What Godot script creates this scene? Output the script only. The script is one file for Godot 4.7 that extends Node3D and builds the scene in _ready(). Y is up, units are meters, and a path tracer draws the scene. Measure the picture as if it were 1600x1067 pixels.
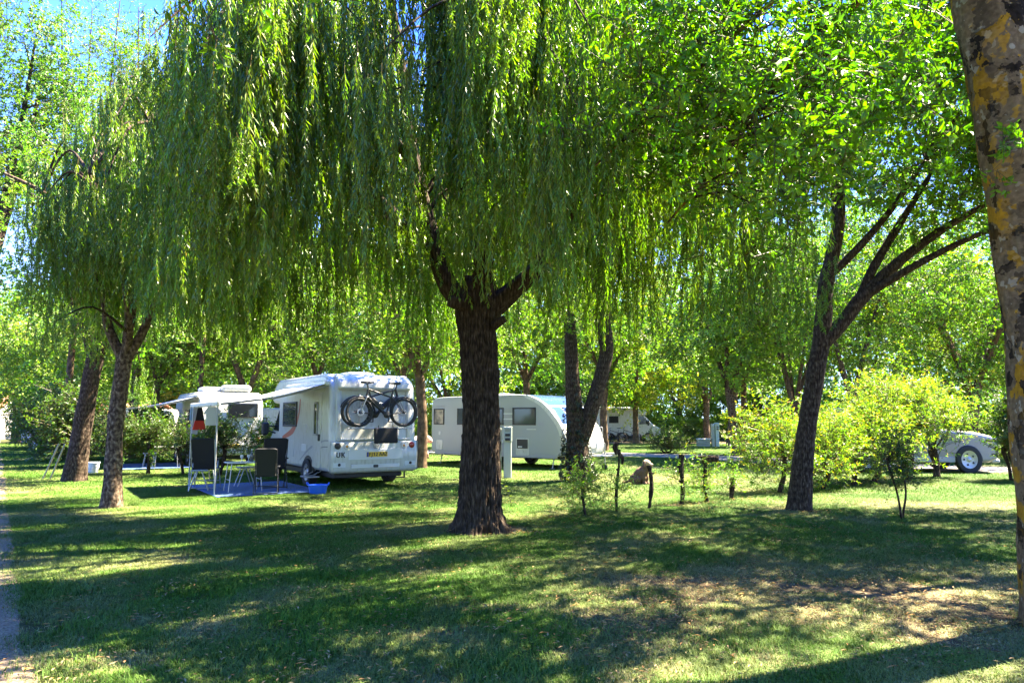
extends Node3D
# A shaded campsite lawn: willows in front, motorhomes and a caravan behind.

var used := {}
var M := {}
var KIT := {}
var n_soil := FastNoiseLite.new()
var n_dry := FastNoiseLite.new()
var n_bump := FastNoiseLite.new()
var n_bark := FastNoiseLite.new()

func _ready() -> void:
	var cam := Camera3D.new()
	cam.name = "camera"
	cam.fov = 49.78
	cam.near = 0.05
	cam.far = 900.0
	add_child(cam)
	cam.position = Vector3(0, 1.6, 0)
	cam.rotation_degrees = Vector3(6.06, 0, 0)
	cam.current = true

	var sky_mat := ProceduralSkyMaterial.new()
	sky_mat.sky_top_color = Color(0.13, 0.35, 0.80)
	sky_mat.sky_horizon_color = Color(0.64, 0.76, 0.86)
	sky_mat.sky_curve = 0.16
	sky_mat.ground_horizon_color = Color(0.45, 0.5, 0.42)
	sky_mat.ground_bottom_color = Color(0.22, 0.24, 0.16)
	sky_mat.energy_multiplier = 0.46
	var sky := Sky.new()
	sky.sky_material = sky_mat
	var env := Environment.new()
	env.background_mode = Environment.BG_SKY
	env.sky = sky
	env.tonemap_mode = Environment.TONE_MAPPER_LINEAR
	env.tonemap_exposure = 14.5
	env.sdfgi_enabled = true
	env.ssao_enabled = true
	env.ssil_enabled = true
	var we := WorldEnvironment.new()
	we.name = "world_environment"
	we.environment = env
	add_child(we)
	var sun := DirectionalLight3D.new()
	sun.name = "sun"
	sun.light_energy = 1.6
	sun.light_color = Color(1.0, 0.94, 0.83)
	sun.light_angular_distance = 0.5
	sun.shadow_enabled = true
	add_child(sun)
	sun.look_at_from_position(Vector3(0.52, 0.84, -0.27) * 50.0, Vector3.ZERO)

	n_soil.seed = 11; n_soil.frequency = 0.55; n_soil.fractal_octaves = 4
	n_dry.seed = 23; n_dry.frequency = 0.42; n_dry.fractal_octaves = 4
	n_bump.seed = 31; n_bump.frequency = 0.5
	n_bark.seed = 5; n_bark.frequency = 1.0; n_bark.fractal_octaves = 3

	make_materials()
	make_kits()
	make_ground()
	make_trees()
	make_shrubs()
	make_motorhomes()
	make_caravan()
	make_far_vehicles()
	make_camp()
	make_small()
	make_living()
	print("done")

# ---------------------------------------------------------------- helpers
func lin(r: float, g: float, b: float) -> Color:
	return Color(r, g, b).linear_to_srgb()

func numbered(called: String) -> String:
	if not used.has(called):
		used[called] = 0
		return called
	used[called] += 1
	return "%s_%03d" % [called, used[called]]

func tag(o: Node, label: String, category := "", group := "", kind := "") -> Node:
	if label: o.set_meta("label", label)
	if category: o.set_meta("category", category)
	if group: o.set_meta("group", group)
	if kind: o.set_meta("kind", kind)
	return o

func thing(called: String, label: String, category: String, at := Vector3.ZERO, turn := 0.0, group := "") -> Node3D:
	var o := Node3D.new()
	o.name = numbered(called)
	add_child(o)
	o.position = at
	o.rotation_degrees.y = turn
	tag(o, label, category, group)
	return o

func copy_of(o: Node3D, at: Vector3, turn: float, label: String) -> Node3D:
	var c: Node3D = o.duplicate()
	var stem := String(o.name)
	if stem.length() > 4 and stem.substr(stem.length() - 3).is_valid_int(): stem = stem.substr(0, stem.length() - 4)
	c.name = numbered(stem)
	add_child(c)
	c.position = at
	c.rotation_degrees = Vector3(o.rotation_degrees.x, turn, o.rotation_degrees.z)
	c.set_meta("label", label)
	return c

class MB:
	var v := PackedVector3Array()
	var n := PackedVector3Array()
	var uv := PackedVector2Array()
	var c := PackedColorArray()
	var ix := PackedInt32Array()
	var col := Color.WHITE
	var T := Transform3D.IDENTITY

	func put(p: Vector3, nn: Vector3, u := Vector2.ZERO) -> int:
		v.append(T * p); n.append((T.basis * nn).normalized()); uv.append(u); c.append(col)
		return v.size() - 1

	# a triangle with one normal for each corner; wound to face along them
	func tri(a: Vector3, b: Vector3, d: Vector3, na: Vector3, nb: Vector3, nd: Vector3) -> void:
		var k := (b - a).cross(d - a)
		var i := put(a, na)
		put(b, nb); put(d, nd)
		if k.dot(na + nb + nd) > 0.0: ix.append_array(PackedInt32Array([i, i + 2, i + 1]))
		else: ix.append_array(PackedInt32Array([i, i + 1, i + 2]))

	func flat(a: Vector3, b: Vector3, d: Vector3) -> void:
		var k := (b - a).cross(d - a).normalized()
		tri(a, b, d, k, k, k)

	func quad(a: Vector3, b: Vector3, d: Vector3, e: Vector3, nn: Vector3) -> void:
		var i := put(a, nn, Vector2(0, 0))
		put(b, nn, Vector2(1, 0)); put(d, nn, Vector2(1, 1)); put(e, nn, Vector2(0, 1))
		if (b - a).cross(d - a).dot(nn) > 0.0: ix.append_array(PackedInt32Array([i, i + 2, i + 1, i, i + 3, i + 2]))
		else: ix.append_array(PackedInt32Array([i, i + 1, i + 2, i, i + 2, i + 3]))

	# box with chamfered edges
	func box(ctr: Vector3, size: Vector3, bev := 0.01, bas := Basis.IDENTITY) -> void:
		var h := size * 0.5
		bev = minf(bev, minf(h.x, minf(h.y, h.z)) * 0.95)
		var keep := T
		T = T * Transform3D(bas, ctr)
		for ax in 3:
			for s in [-1.0, 1.0]:
				var nn := Vector3.ZERO
				nn[ax] = s
				var p := (ax + 1) % 3
				var q := (ax + 2) % 3
				var cs := []
				for k in [[-1, -1], [1, -1], [1, 1], [-1, 1]]:
					var w := Vector3.ZERO
					w[ax] = s * h[ax]; w[p] = k[0] * (h[p] - bev); w[q] = k[1] * (h[q] - bev)
					cs.append(w)
				quad(cs[0], cs[1], cs[2], cs[3], nn)
		for ax in 3:
			var p := (ax + 1) % 3
			var q := (ax + 2) % 3
			for sp in [-1.0, 1.0]:
				for sq in [-1.0, 1.0]:
					var a := Vector3.ZERO
					a[p] = sp * h[p]; a[q] = sq * (h[q] - bev)
					var b := Vector3.ZERO
					b[p] = sp * (h[p] - bev); b[q] = sq * h[q]
					var e := Vector3.ZERO
					e[ax] = h[ax] - bev
					var nn := Vector3.ZERO
					nn[p] = sp; nn[q] = sq
					quad(a - e, a + e, b + e, b - e, nn)
		for sx in [-1.0, 1.0]:
			for sy in [-1.0, 1.0]:
				for sz in [-1.0, 1.0]:
					var nn := Vector3(sx, sy, sz)
					var a := Vector3(sx * h.x, sy * (h.y - bev), sz * (h.z - bev))
					var b := Vector3(sx * (h.x - bev), sy * h.y, sz * (h.z - bev))
					var d := Vector3(sx * (h.x - bev), sy * (h.y - bev), sz * h.z)
					tri(a, b, d, nn, nn, nn)
		T = keep

	# rows of points joined into a smooth sheet; ring direction x row direction points outwards
	func grid(rows: Array, closed: bool) -> void:
		var nr := rows.size()
		var nc: int = rows[0].size()
		var acc := PackedVector3Array()
		acc.resize(nr * nc)
		var last := nc if closed else nc - 1
		for i in nr - 1:
			var r0: PackedVector3Array = rows[i]
			var r1: PackedVector3Array = rows[i + 1]
			for j in last:
				var j2 := (j + 1) % nc
				var k := (r1[j2] - r0[j]).cross(r1[j] - r0[j2])
				acc[i * nc + j] += k; acc[i * nc + j2] += k
				acc[(i + 1) * nc + j] += k; acc[(i + 1) * nc + j2] += k
		var b := v.size()
		for i in nr:
			for j in nc:
				put(rows[i][j], acc[i * nc + j], Vector2(float(j) / nc, float(i) / nr))
		for i in nr - 1:
			for j in last:
				var j2 := (j + 1) % nc
				var p := b + i * nc + j
				var q := b + i * nc + j2
				ix.append_array(PackedInt32Array([p, p + nc, q, q, p + nc, q + nc]))

	# a tube along points with a radius at each; ends closed
	func tube(pts: Array, radii: Array, sides := 8, cap := true) -> void:
		var rows := []
		var m := pts.size()
		var x := Vector3.ZERO
		for i in m:
			var t: Vector3 = (pts[mini(i + 1, m - 1)] - pts[maxi(i - 1, 0)]).normalized()
			if i == 0:
				x = t.cross(Vector3(0.31, 0.2, 0.93)).normalized()
			else:
				x = (x - t * x.dot(t)).normalized()
			var y := t.cross(x)
			var r := PackedVector3Array()
			for j in sides:
				var a := TAU * j / sides
				r.append(pts[i] + (x * cos(a) + y * sin(a)) * radii[i])
			if cap and i == 0:
				var z := PackedVector3Array()
				for j in sides: z.append(pts[0])
				rows.append(z)
			rows.append(r)
			if cap and i == m - 1:
				var z := PackedVector3Array()
				for j in sides: z.append(pts[i])
				rows.append(z)
		grid(rows, true)

	func rod(a: Vector3, b: Vector3, r: float, sides := 6) -> void:
		tube([a, b], [r, r], sides)

	# outline turned round an axis: prof holds (radius, height)
	func lathe(prof: Array, sides := 20, at := Vector3.ZERO, bas := Basis.IDENTITY) -> void:
		var rows := []
		for p in prof:
			var r := PackedVector3Array()
			for j in sides:
				var a := -TAU * j / sides
				r.append(at + bas * Vector3(p.x * cos(a), p.y, p.x * sin(a)))
			rows.append(r)
		grid(rows, true)

	# an outline (z, y) drawn out along x between x0 and x1, its rims rounded by bev
	func prism(prof: PackedVector2Array, x0: float, x1: float, bev := 0.02, steps := 3) -> void:
		if Geometry2D.is_polygon_clockwise(prof): prof.reverse()
		var m := prof.size()
		var en := []
		for i in m:
			var d := (prof[(i + 1) % m] - prof[i]).normalized()
			en.append(Vector2(d.y, -d.x))
		var vn := []
		for i in m:
			var s: Vector2 = en[i] + en[(i - 1 + m) % m]
			vn.append(s / maxf(0.3, s.length_squared()) * 2.0)
		var secs := []
		for k in steps + 1:
			var a := PI * 0.5 * k / steps
			secs.append([x0 + bev * (1.0 - cos(a)), bev * (1.0 - sin(a)), -cos(a), sin(a)])
		for k in steps + 1:
			var a := PI * 0.5 * (steps - k) / steps
			secs.append([x1 - bev * (1.0 - cos(a)), bev * (1.0 - sin(a)), cos(a), sin(a)])
		for k in secs.size() - 1:
			var s0: Array = secs[k]
			var s1: Array = secs[k + 1]
			for i in m:
				var j := (i + 1) % m
				var ni: Vector2 = en[i]
				var nj: Vector2 = en[i]
				if en[i].dot(en[(i - 1 + m) % m]) > 0.72: ni = (en[i] + en[(i - 1 + m) % m]).normalized()
				if en[i].dot(en[j]) > 0.72: nj = (en[i] + en[j]).normalized()
				var p0: Vector2 = prof[i] - vn[i] * s0[1]
				var q0: Vector2 = prof[j] - vn[j] * s0[1]
				var p1: Vector2 = prof[i] - vn[i] * s1[1]
				var q1: Vector2 = prof[j] - vn[j] * s1[1]
				var A := Vector3(s0[0], p0.y, p0.x)
				var B := Vector3(s0[0], q0.y, q0.x)
				var C := Vector3(s1[0], q1.y, q1.x)
				var D := Vector3(s1[0], p1.y, p1.x)
				var nA := Vector3(s0[2], ni.y * s0[3], ni.x * s0[3])
				var nB := Vector3(s0[2], nj.y * s0[3], nj.x * s0[3])
				var nC := Vector3(s1[2], nj.y * s1[3], nj.x * s1[3])
				var nD := Vector3(s1[2], ni.y * s1[3], ni.x * s1[3])
				tri(A, B, C, nA, nB, nC)
				tri(A, C, D, nA, nC, nD)
		var inner := PackedVector2Array()
		for i in m: inner.append(prof[i] - vn[i] * bev)
		var t := Geometry2D.triangulate_polygon(prof)
		for e in [[x0, -1.0], [x1, 1.0]]:
			var nn := Vector3(e[1], 0, 0)
			for k in range(0, t.size(), 3):
				var a := inner[t[k]]
				var b := inner[t[k + 1]]
				var d := inner[t[k + 2]]
				tri(Vector3(e[0], a.y, a.x), Vector3(e[0], b.y, b.x), Vector3(e[0], d.y, d.x), nn, nn, nn)

	func done(mat: Material) -> ArrayMesh:
		var a := []
		a.resize(Mesh.ARRAY_MAX)
		a[Mesh.ARRAY_VERTEX] = v
		a[Mesh.ARRAY_NORMAL] = n
		a[Mesh.ARRAY_TEX_UV] = uv
		a[Mesh.ARRAY_COLOR] = c
		a[Mesh.ARRAY_INDEX] = ix
		var m := ArrayMesh.new()
		m.add_surface_from_arrays(Mesh.PRIMITIVE_TRIANGLES, a)
		m.surface_set_material(0, mat)
		return m

func part(called: String, mb: MB, mat: Material, parent: Node = null) -> MeshInstance3D:
	var o := MeshInstance3D.new()
	o.mesh = mb.done(mat)
	if parent == null:
		o.name = numbered(called)
		add_child(o)
	else:
		o.name = called
		parent.add_child(o, true)
	return o

func mesh_part(called: String, mesh: Mesh, parent: Node, at := Vector3.ZERO, bas := Basis.IDENTITY) -> MeshInstance3D:
	var o := MeshInstance3D.new()
	o.mesh = mesh
	o.name = called
	parent.add_child(o, true)
	o.transform = Transform3D(bas, at)
	return o

func lettering(called: String, words: String, height: float, mat: Material, parent: Node, at: Vector3, bas: Basis, bold := false) -> MeshInstance3D:
	var t := TextMesh.new()
	var f := SystemFont.new()
	f.font_names = PackedStringArray(["Droid Sans"])
	if bold: f.font_weight = 700
	t.font = f
	t.text = words
	t.font_size = 48
	t.pixel_size = height / 35.0
	t.depth = 0.003
	t.material = mat
	return mesh_part(called, t, parent, at, bas)

# corner points with a radius each: [x, y, r]
func rounded(cs: Array, seg := 5) -> PackedVector2Array:
	var out := PackedVector2Array()
	var m := cs.size()
	for i in m:
		var p := Vector2(cs[i][0], cs[i][1])
		var r: float = cs[i][2]
		if r <= 0.0:
			out.append(p)
			continue
		var a := Vector2(cs[(i - 1 + m) % m][0], cs[(i - 1 + m) % m][1])
		var b := Vector2(cs[(i + 1) % m][0], cs[(i + 1) % m][1])
		var d0 := (a - p).normalized() * minf(r, (a - p).length() * 0.49)
		var d1 := (b - p).normalized() * minf(r, (b - p).length() * 0.49)
		for k in seg + 1:
			var t := float(k) / seg
			out.append((p + d0).lerp(p, t).lerp(p.lerp(p + d1, t), t))
	return out

func spline(pts: Array, per := 6) -> Array:
	var out := []
	var m := pts.size()
	for i in m - 1:
		var p0 = pts[maxi(i - 1, 0)]
		var p3 = pts[mini(i + 2, m - 1)]
		for k in per:
			out.append(pts[i].cubic_interpolate(pts[i + 1], p0, p3, float(k) / per))
	out.append(pts[m - 1])
	return out

func fspline(f: Array, per := 6) -> Array:
	var out := []
	for i in f.size() - 1:
		for k in per: out.append(lerpf(f[i], f[i + 1], float(k) / per))
	out.append(f[f.size() - 1])
	return out

func scatter(called: String, mesh: Mesh, xf: Array, cols: Array, parent: Node, kind := "stuff") -> MultiMeshInstance3D:
	var mm := MultiMesh.new()
	mm.transform_format = MultiMesh.TRANSFORM_3D
	mm.use_colors = true
	mm.mesh = mesh
	mm.instance_count = xf.size()
	for i in xf.size():
		mm.set_instance_transform(i, xf[i])
		mm.set_instance_color(i, cols[i])
	var o := MultiMeshInstance3D.new()
	o.multimesh = mm
	o.name = called
	parent.add_child(o, true)
	if kind: o.set_meta("kind", kind)
	return o

# capsule field meshed as surface nets. bones: [a, ra, b, rb]
func field_mesh(mb: MB, bones: Array, cell: float, k: float) -> void:
	var lo := Vector3(1e9, 1e9, 1e9)
	var hi := -lo
	for b in bones:
		lo = lo.min(b[0] - Vector3.ONE * b[1]).min(b[2] - Vector3.ONE * b[3])
		hi = hi.max(b[0] + Vector3.ONE * b[1]).max(b[2] + Vector3.ONE * b[3])
	lo -= Vector3.ONE * cell * 3.0
	hi += Vector3.ONE * cell * 3.0
	var nx := int(ceil((hi.x - lo.x) / cell)) + 1
	var ny := int(ceil((hi.y - lo.y) / cell)) + 1
	var nz := int(ceil((hi.z - lo.z) / cell)) + 1
	var f := PackedFloat32Array()
	f.resize(nx * ny * nz)
	f.fill(1.0)
	for b in bones:
		var a: Vector3 = b[0]
		var ab: Vector3 = b[2] - a
		var l2 := maxf(ab.length_squared(), 1e-8)
		var m: float = maxf(b[1], b[3]) + k * 2.0 + cell * 2.0
		var s: Vector3 = ((a.min(b[2]) - Vector3.ONE * m - lo) / cell).floor().max(Vector3.ZERO)
		var e: Vector3 = ((a.max(b[2]) + Vector3.ONE * m - lo) / cell).ceil()
		for z in range(int(s.z), mini(int(e.z) + 1, nz)):
			for y in range(int(s.y), mini(int(e.y) + 1, ny)):
				for x in range(int(s.x), mini(int(e.x) + 1, nx)):
					var p := lo + Vector3(x, y, z) * cell
					var t := clampf((p - a).dot(ab) / l2, 0.0, 1.0)
					var d: float = (p - a - ab * t).length() - lerpf(b[1], b[3], t)
					var i := (z * ny + y) * nx + x
					var h := maxf(k - absf(f[i] - d), 0.0) / k
					f[i] = minf(f[i], d) - h * h * k * 0.25
	var at := {}
	var base := mb.v.size()
	var pts := PackedVector3Array()
	for z in nz - 1:
		for y in ny - 1:
			for x in nx - 1:
				var i := (z * ny + y) * nx + x
				var neg := 0
				for q in 8:
					if f[i + (q & 1) + ((q >> 1) & 1) * nx + (q >> 2) * nx * ny] < 0.0: neg += 1
				if neg == 0 or neg == 8: continue
				var sum := Vector3.ZERO
				var cnt := 0
				for q in 8:
					for ax in 3:
						if q & (1 << ax): continue
						var r := q | (1 << ax)
						var fa := f[i + (q & 1) + ((q >> 1) & 1) * nx + (q >> 2) * nx * ny]
						var fb := f[i + (r & 1) + ((r >> 1) & 1) * nx + (r >> 2) * nx * ny]
						if (fa < 0.0) == (fb < 0.0): continue
						var pa := Vector3(q & 1, (q >> 1) & 1, q >> 2)
						var pb := Vector3(r & 1, (r >> 1) & 1, r >> 2)
						sum += pa.lerp(pb, fa / (fa - fb))
						cnt += 1
				at[i] = pts.size()
				pts.append(lo + (Vector3(x, y, z) + sum / cnt) * cell)
	var st := [1, nx, nx * ny]
	var tris := PackedInt32Array()
	for z in range(1, nz - 1):
		for y in range(1, ny - 1):
			for x in range(1, nx - 1):
				var i := (z * ny + y) * nx + x
				for ax in 3:
					var fa := f[i]
					var fb := f[i + st[ax]]
					if (fa < 0.0) == (fb < 0.0): continue
					var u: int = st[(ax + 1) % 3]
					var w: int = st[(ax + 2) % 3]
					if not (at.has(i) and at.has(i - u) and at.has(i - w) and at.has(i - u - w)): continue
					var q := [at[i], at[i - u], at[i - u - w], at[i - w]]
					if fa < 0.0: tris.append_array(PackedInt32Array([q[0], q[2], q[1], q[0], q[3], q[2]]))
					else: tris.append_array(PackedInt32Array([q[0], q[1], q[2], q[0], q[2], q[3]]))
	var acc := PackedVector3Array()
	acc.resize(pts.size())
	for t in range(0, tris.size(), 3):
		var nn := -(pts[tris[t + 1]] - pts[tris[t]]).cross(pts[tris[t + 2]] - pts[tris[t]])
		for q in 3: acc[tris[t + q]] += nn
	for i in pts.size(): mb.put(pts[i], acc[i])
	for t in tris: mb.ix.append(base + t)

# ---------------------------------------------------------------- materials
func ramp_tex(sd: int, freq: float, stops: Array, size := 512, oct := 5, ridged := false, stretch := 1.0) -> ImageTexture:
	var fn := FastNoiseLite.new()
	fn.seed = sd
	fn.frequency = freq
	fn.fractal_octaves = oct
	if ridged: fn.fractal_type = FastNoiseLite.FRACTAL_RIDGED
	var im := fn.get_seamless_image(size, size)
	im.convert(Image.FORMAT_L8)
	var d := im.get_data()
	var lut := []
	for i in 256:
		var t := i / 255.0
		var c: Color = stops[stops.size() - 1][1]
		for k in stops.size() - 1:
			if t <= stops[k + 1][0]:
				c = stops[k][1].lerp(stops[k + 1][1], clampf((t - stops[k][0]) / maxf(stops[k + 1][0] - stops[k][0], 1e-4), 0, 1))
				break
		lut.append([int(c.r * 255), int(c.g * 255), int(c.b * 255)])
	var out := PackedByteArray()
	out.resize(size * size * 3)
	for i in d.size():
		var e: Array = lut[d[i]]
		out[i * 3] = e[0]; out[i * 3 + 1] = e[1]; out[i * 3 + 2] = e[2]
	return ImageTexture.create_from_image(Image.create_from_data(size, size, false, Image.FORMAT_RGB8, out))

func plain(called: String, c: Color, rough := 0.6, metal := 0.0) -> StandardMaterial3D:
	var m := StandardMaterial3D.new()
	m.resource_name = called
	m.albedo_color = c
	m.roughness = rough
	m.metallic = metal
	M[called] = m
	return m

func leafy(called: String, back: Color, rough := 0.42) -> StandardMaterial3D:
	var m := StandardMaterial3D.new()
	m.resource_name = called
	m.vertex_color_use_as_albedo = true
	m.roughness = rough
	m.metallic_specular = 0.5
	m.backlight_enabled = true
	m.backlight = back
	m.cull_mode = BaseMaterial3D.CULL_DISABLED
	M[called] = m
	return m

func bark(called: String, tex: Texture2D, relief: Texture2D, depth_cm: float, sc: Vector3, world := false) -> StandardMaterial3D:
	var m := StandardMaterial3D.new()
	m.resource_name = called
	m.albedo_texture = tex
	m.uv1_triplanar = true
	m.uv1_world_triplanar = world
	m.uv1_scale = sc
	m.roughness = 0.9
	m.metallic_specular = 0.2
	if relief:
		m.heightmap_enabled = true
		m.heightmap_texture = relief
		m.heightmap_scale = depth_cm
	M[called] = m
	return m

func lichen_tex() -> ImageTexture:
	var s := 768
	var imgs := []
	for k in 4:
		var fn := FastNoiseLite.new()
		fn.seed = 70 + k
		fn.frequency = [0.0085, 0.010, 0.05, 0.02][k]
		fn.fractal_octaves = [5, 5, 4, 3][k]
		var im := fn.get_seamless_image(s, s)
		im.convert(Image.FORMAT_L8)
		imgs.append(im.get_data())
	var out := PackedByteArray()
	out.resize(s * s * 3)
	var a: PackedByteArray = imgs[0]
	var b: PackedByteArray = imgs[1]
	var g: PackedByteArray = imgs[2]
	var e: PackedByteArray = imgs[3]
	for i in s * s:
		var gr := g[i] / 255.0
		var c := Color(0.31, 0.26, 0.20).lerp(Color(0.52, 0.45, 0.36), gr)
		if e[i] > 190: c = c.lerp(Color(0.66, 0.65, 0.60), 0.6)
		if a[i] + (g[i] - 128) * 0.25 > 150: c = Color(0.50, 0.37, 0.10).lerp(Color(0.68, 0.52, 0.16), gr)
		if b[i] + (g[i] - 128) * 0.35 > 158: c = Color(0.07, 0.06, 0.05).lerp(Color(0.2, 0.17, 0.14), gr)
		out[i * 3] = int(c.r * 255); out[i * 3 + 1] = int(c.g * 255); out[i * 3 + 2] = int(c.b * 255)
	return ImageTexture.create_from_image(Image.create_from_data(s, s, false, Image.FORMAT_RGB8, out))

func make_materials() -> void:
	var furrow := ramp_tex(3, 0.018, [[0.0, Color.BLACK], [0.5, Color(0.5, 0.5, 0.5)], [1.0, Color.WHITE]], 512, 5)
	var fine := ramp_tex(4, 0.03, [[0.0, Color.BLACK], [1.0, Color.WHITE]], 512, 5)
	bark("willow_bark", ramp_tex(7, 0.02, [[0.0, Color(0.09, 0.075, 0.062)], [0.45, Color(0.20, 0.168, 0.138)], [0.75, Color(0.31, 0.268, 0.222)], [1.0, Color(0.44, 0.40, 0.34)]]), furrow, 2.2, Vector3(2.6, 0.55, 2.6))
	bark("pale_bark", ramp_tex(8, 0.016, [[0.0, Color(0.13, 0.10, 0.085)], [0.38, Color(0.25, 0.205, 0.17)], [0.6, Color(0.40, 0.345, 0.285)], [1.0, Color(0.62, 0.56, 0.48)]]), fine, 0.8, Vector3(1.9, 1.1, 1.9))
	bark("dark_bark", ramp_tex(9, 0.02, [[0.0, Color(0.09, 0.075, 0.06)], [0.5, Color(0.22, 0.18, 0.15)], [0.8, Color(0.36, 0.32, 0.27)], [1.0, Color(0.5, 0.46, 0.4)]]), furrow, 1.2, Vector3(2.4, 0.8, 2.4))
	bark("lichen_bark", lichen_tex(), fine, 0.9, Vector3(0.5, 0.42, 0.5))
	bark("far_bark", ramp_tex(10, 0.02, [[0.0, Color(0.18, 0.14, 0.11)], [1.0, Color(0.50, 0.42, 0.33)]], 256), null, 0.0, Vector3(1, 0.7, 1))
	leafy("willow_leaf", Color(0.88, 1.0, 0.28), 0.38)
	M.willow_leaf.metallic_specular = 0.5
	leafy("broad_leaf", Color(0.85, 1.0, 0.16), 0.45)
	leafy("far_leaf", Color(0.85, 1.0, 0.34), 0.5)
	leafy("shrub_leaf", Color(0.92, 1.0, 0.22), 0.42)
	leafy("ivy_leaf", Color(0.20, 0.28, 0.06), 0.35)
	leafy("grass_blade", Color(0.52, 0.62, 0.18), 0.68)
	M.grass_blade.metallic_specular = 0.3

	var g := StandardMaterial3D.new()
	g.resource_name = "turf"
	g.vertex_color_use_as_albedo = true
	g.albedo_texture = ramp_tex(14, 0.06, [[0.0, Color(0.45, 0.45, 0.45)], [0.5, Color(0.8, 0.8, 0.78)], [1.0, Color(1, 1, 1)]], 512, 5)
	g.uv1_triplanar = true
	g.uv1_world_triplanar = true
	g.uv1_scale = Vector3(0.9, 0.9, 0.9)
	g.roughness = 0.95
	g.metallic_specular = 0.2
	g.heightmap_enabled = true
	g.heightmap_texture = fine
	g.heightmap_scale = 1.5
	M["turf"] = g
	var gravel := bark("gravel", ramp_tex(15, 0.09, [[0.0, Color(0.27, 0.235, 0.185)], [0.5, Color(0.46, 0.40, 0.325)], [1.0, Color(0.65, 0.575, 0.475)]], 512, 4), fine, 1.0, Vector3(0.7, 0.7, 0.7), true)
	gravel.roughness = 0.95
	var asphalt := bark("asphalt", ramp_tex(16, 0.1, [[0.0, Color(0.40, 0.385, 0.35)], [1.0, Color(0.58, 0.56, 0.52)]], 512, 4), null, 0.0, Vector3(0.5, 0.5, 0.5), true)
	asphalt.roughness = 0.9

	var gel := plain("white_panel", lin(0.54, 0.55, 0.535), 0.28)
	gel.clearcoat_enabled = true
	gel.clearcoat = 0.35
	gel.clearcoat_roughness = 0.15
	gel.albedo_texture = ramp_tex(61, 0.012, [[0.0, Color(0.80, 0.79, 0.75)], [0.35, Color(0.95, 0.95, 0.93)], [1.0, Color(1, 1, 1)]], 512, 6)
	gel.uv1_triplanar = true
	gel.uv1_scale = Vector3(1.4, 0.35, 1.4)
	var car := plain("car_paint", lin(0.19, 0.195, 0.20), 0.28)
	car.clearcoat_enabled = true
	car.clearcoat = 0.8
	car.clearcoat_roughness = 0.05
	plain("grey_panel", lin(0.55, 0.57, 0.57), 0.4)
	plain("silver_panel", lin(0.30, 0.32, 0.32), 0.32)
	plain("trim", lin(0.30, 0.31, 0.32), 0.5)
	plain("black_plastic", lin(0.018, 0.018, 0.019), 0.5)
	plain("rubber", lin(0.022, 0.022, 0.022), 0.85)
	plain("steel", lin(0.36, 0.36, 0.37), 0.4, 0.7)
	plain("alloy", lin(0.36, 0.36, 0.37), 0.38, 0.6)
	plain("chrome", lin(0.8, 0.8, 0.8), 0.12, 1.0)
	plain("dark_glass", lin(0.02, 0.023, 0.025), 0.06)
	plain("blue_glass", lin(0.03, 0.06, 0.16), 0.07)
	plain("pane", lin(0.06, 0.07, 0.07), 0.05)
	plain("curtain", lin(0.30, 0.27, 0.24), 0.9)
	plain("red_lamp", lin(0.28, 0.02, 0.015), 0.2)
	plain("amber_lamp", lin(0.6, 0.28, 0.06), 0.2)
	plain("clear_lamp", lin(0.6, 0.6, 0.6), 0.15)
	plain("plate_yellow", lin(0.72, 0.46, 0.02), 0.45)
	plain("plate_blue", lin(0.02, 0.05, 0.25), 0.45)
	plain("ink", lin(0.012, 0.012, 0.012), 0.5)
	plain("stripe_red", lin(0.38, 0.10, 0.06), 0.4)
	plain("stripe_grey", lin(0.16, 0.17, 0.18), 0.4)
	plain("awning_cloth", lin(0.30, 0.34, 0.40), 0.8)
	M["awning_cloth"].backlight_enabled = true
	M["awning_cloth"].backlight = Color(0.35, 0.38, 0.42)
	plain("chair_cloth", lin(0.010, 0.010, 0.012), 0.85)
	plain("rug_blue", lin(0.10, 0.19, 0.42), 0.95)
	M["rug_blue"].albedo_texture = ramp_tex(44, 0.12, [[0.0, Color(0.6, 0.6, 0.6)], [1.0, Color(1, 1, 1)]], 256, 3)
	M["rug_blue"].uv1_triplanar = true
	M["rug_blue"].uv1_scale = Vector3(1.2, 1.2, 1.2)
	plain("tub_blue", lin(0.02, 0.12, 0.62), 0.35)
	plain("table_top", lin(0.5, 0.52, 0.52), 0.4)
	plain("cloth_white", lin(0.52, 0.53, 0.54), 0.9)
	plain("cloth_red", lin(0.62, 0.04, 0.02), 0.85)
	plain("cloth_sky", lin(0.30, 0.45, 0.62), 0.9)
	plain("pedestal", lin(0.38, 0.43, 0.35), 0.6)
	plain("post_wood", lin(0.30, 0.31, 0.22), 0.85)
	plain("bucket_white", lin(0.6, 0.66, 0.74), 0.4)
	plain("wall_cream", lin(0.62, 0.60, 0.55), 0.85)
	plain("roof_tile", lin(0.55, 0.22, 0.12), 0.85)
	plain("skin", lin(0.52, 0.30, 0.23), 0.6)
	plain("cloth_pink", lin(0.66, 0.56, 0.53), 0.9)
	plain("hair_grey", lin(0.30, 0.27, 0.24), 0.8)
	plain("cloth_navy", lin(0.20, 0.19, 0.19), 0.9)
	var fur := bark("dog_fur", ramp_tex(51, 0.05, [[0.0, Color(0.24, 0.19, 0.16)], [0.5, Color(0.42, 0.34, 0.29)], [1.0, Color(0.56, 0.48, 0.42)]], 256, 3), fine, 1.5, Vector3(4, 4, 4))
	fur.roughness = 1.0
	var fur2 := bark("dog_pale_fur", ramp_tex(52, 0.05, [[0.0, Color(0.55, 0.46, 0.36)], [1.0, Color(0.84, 0.76, 0.64)]], 256, 3), fine, 1.5, Vector3(4, 4, 4))
	fur2.roughness = 1.0

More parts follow.
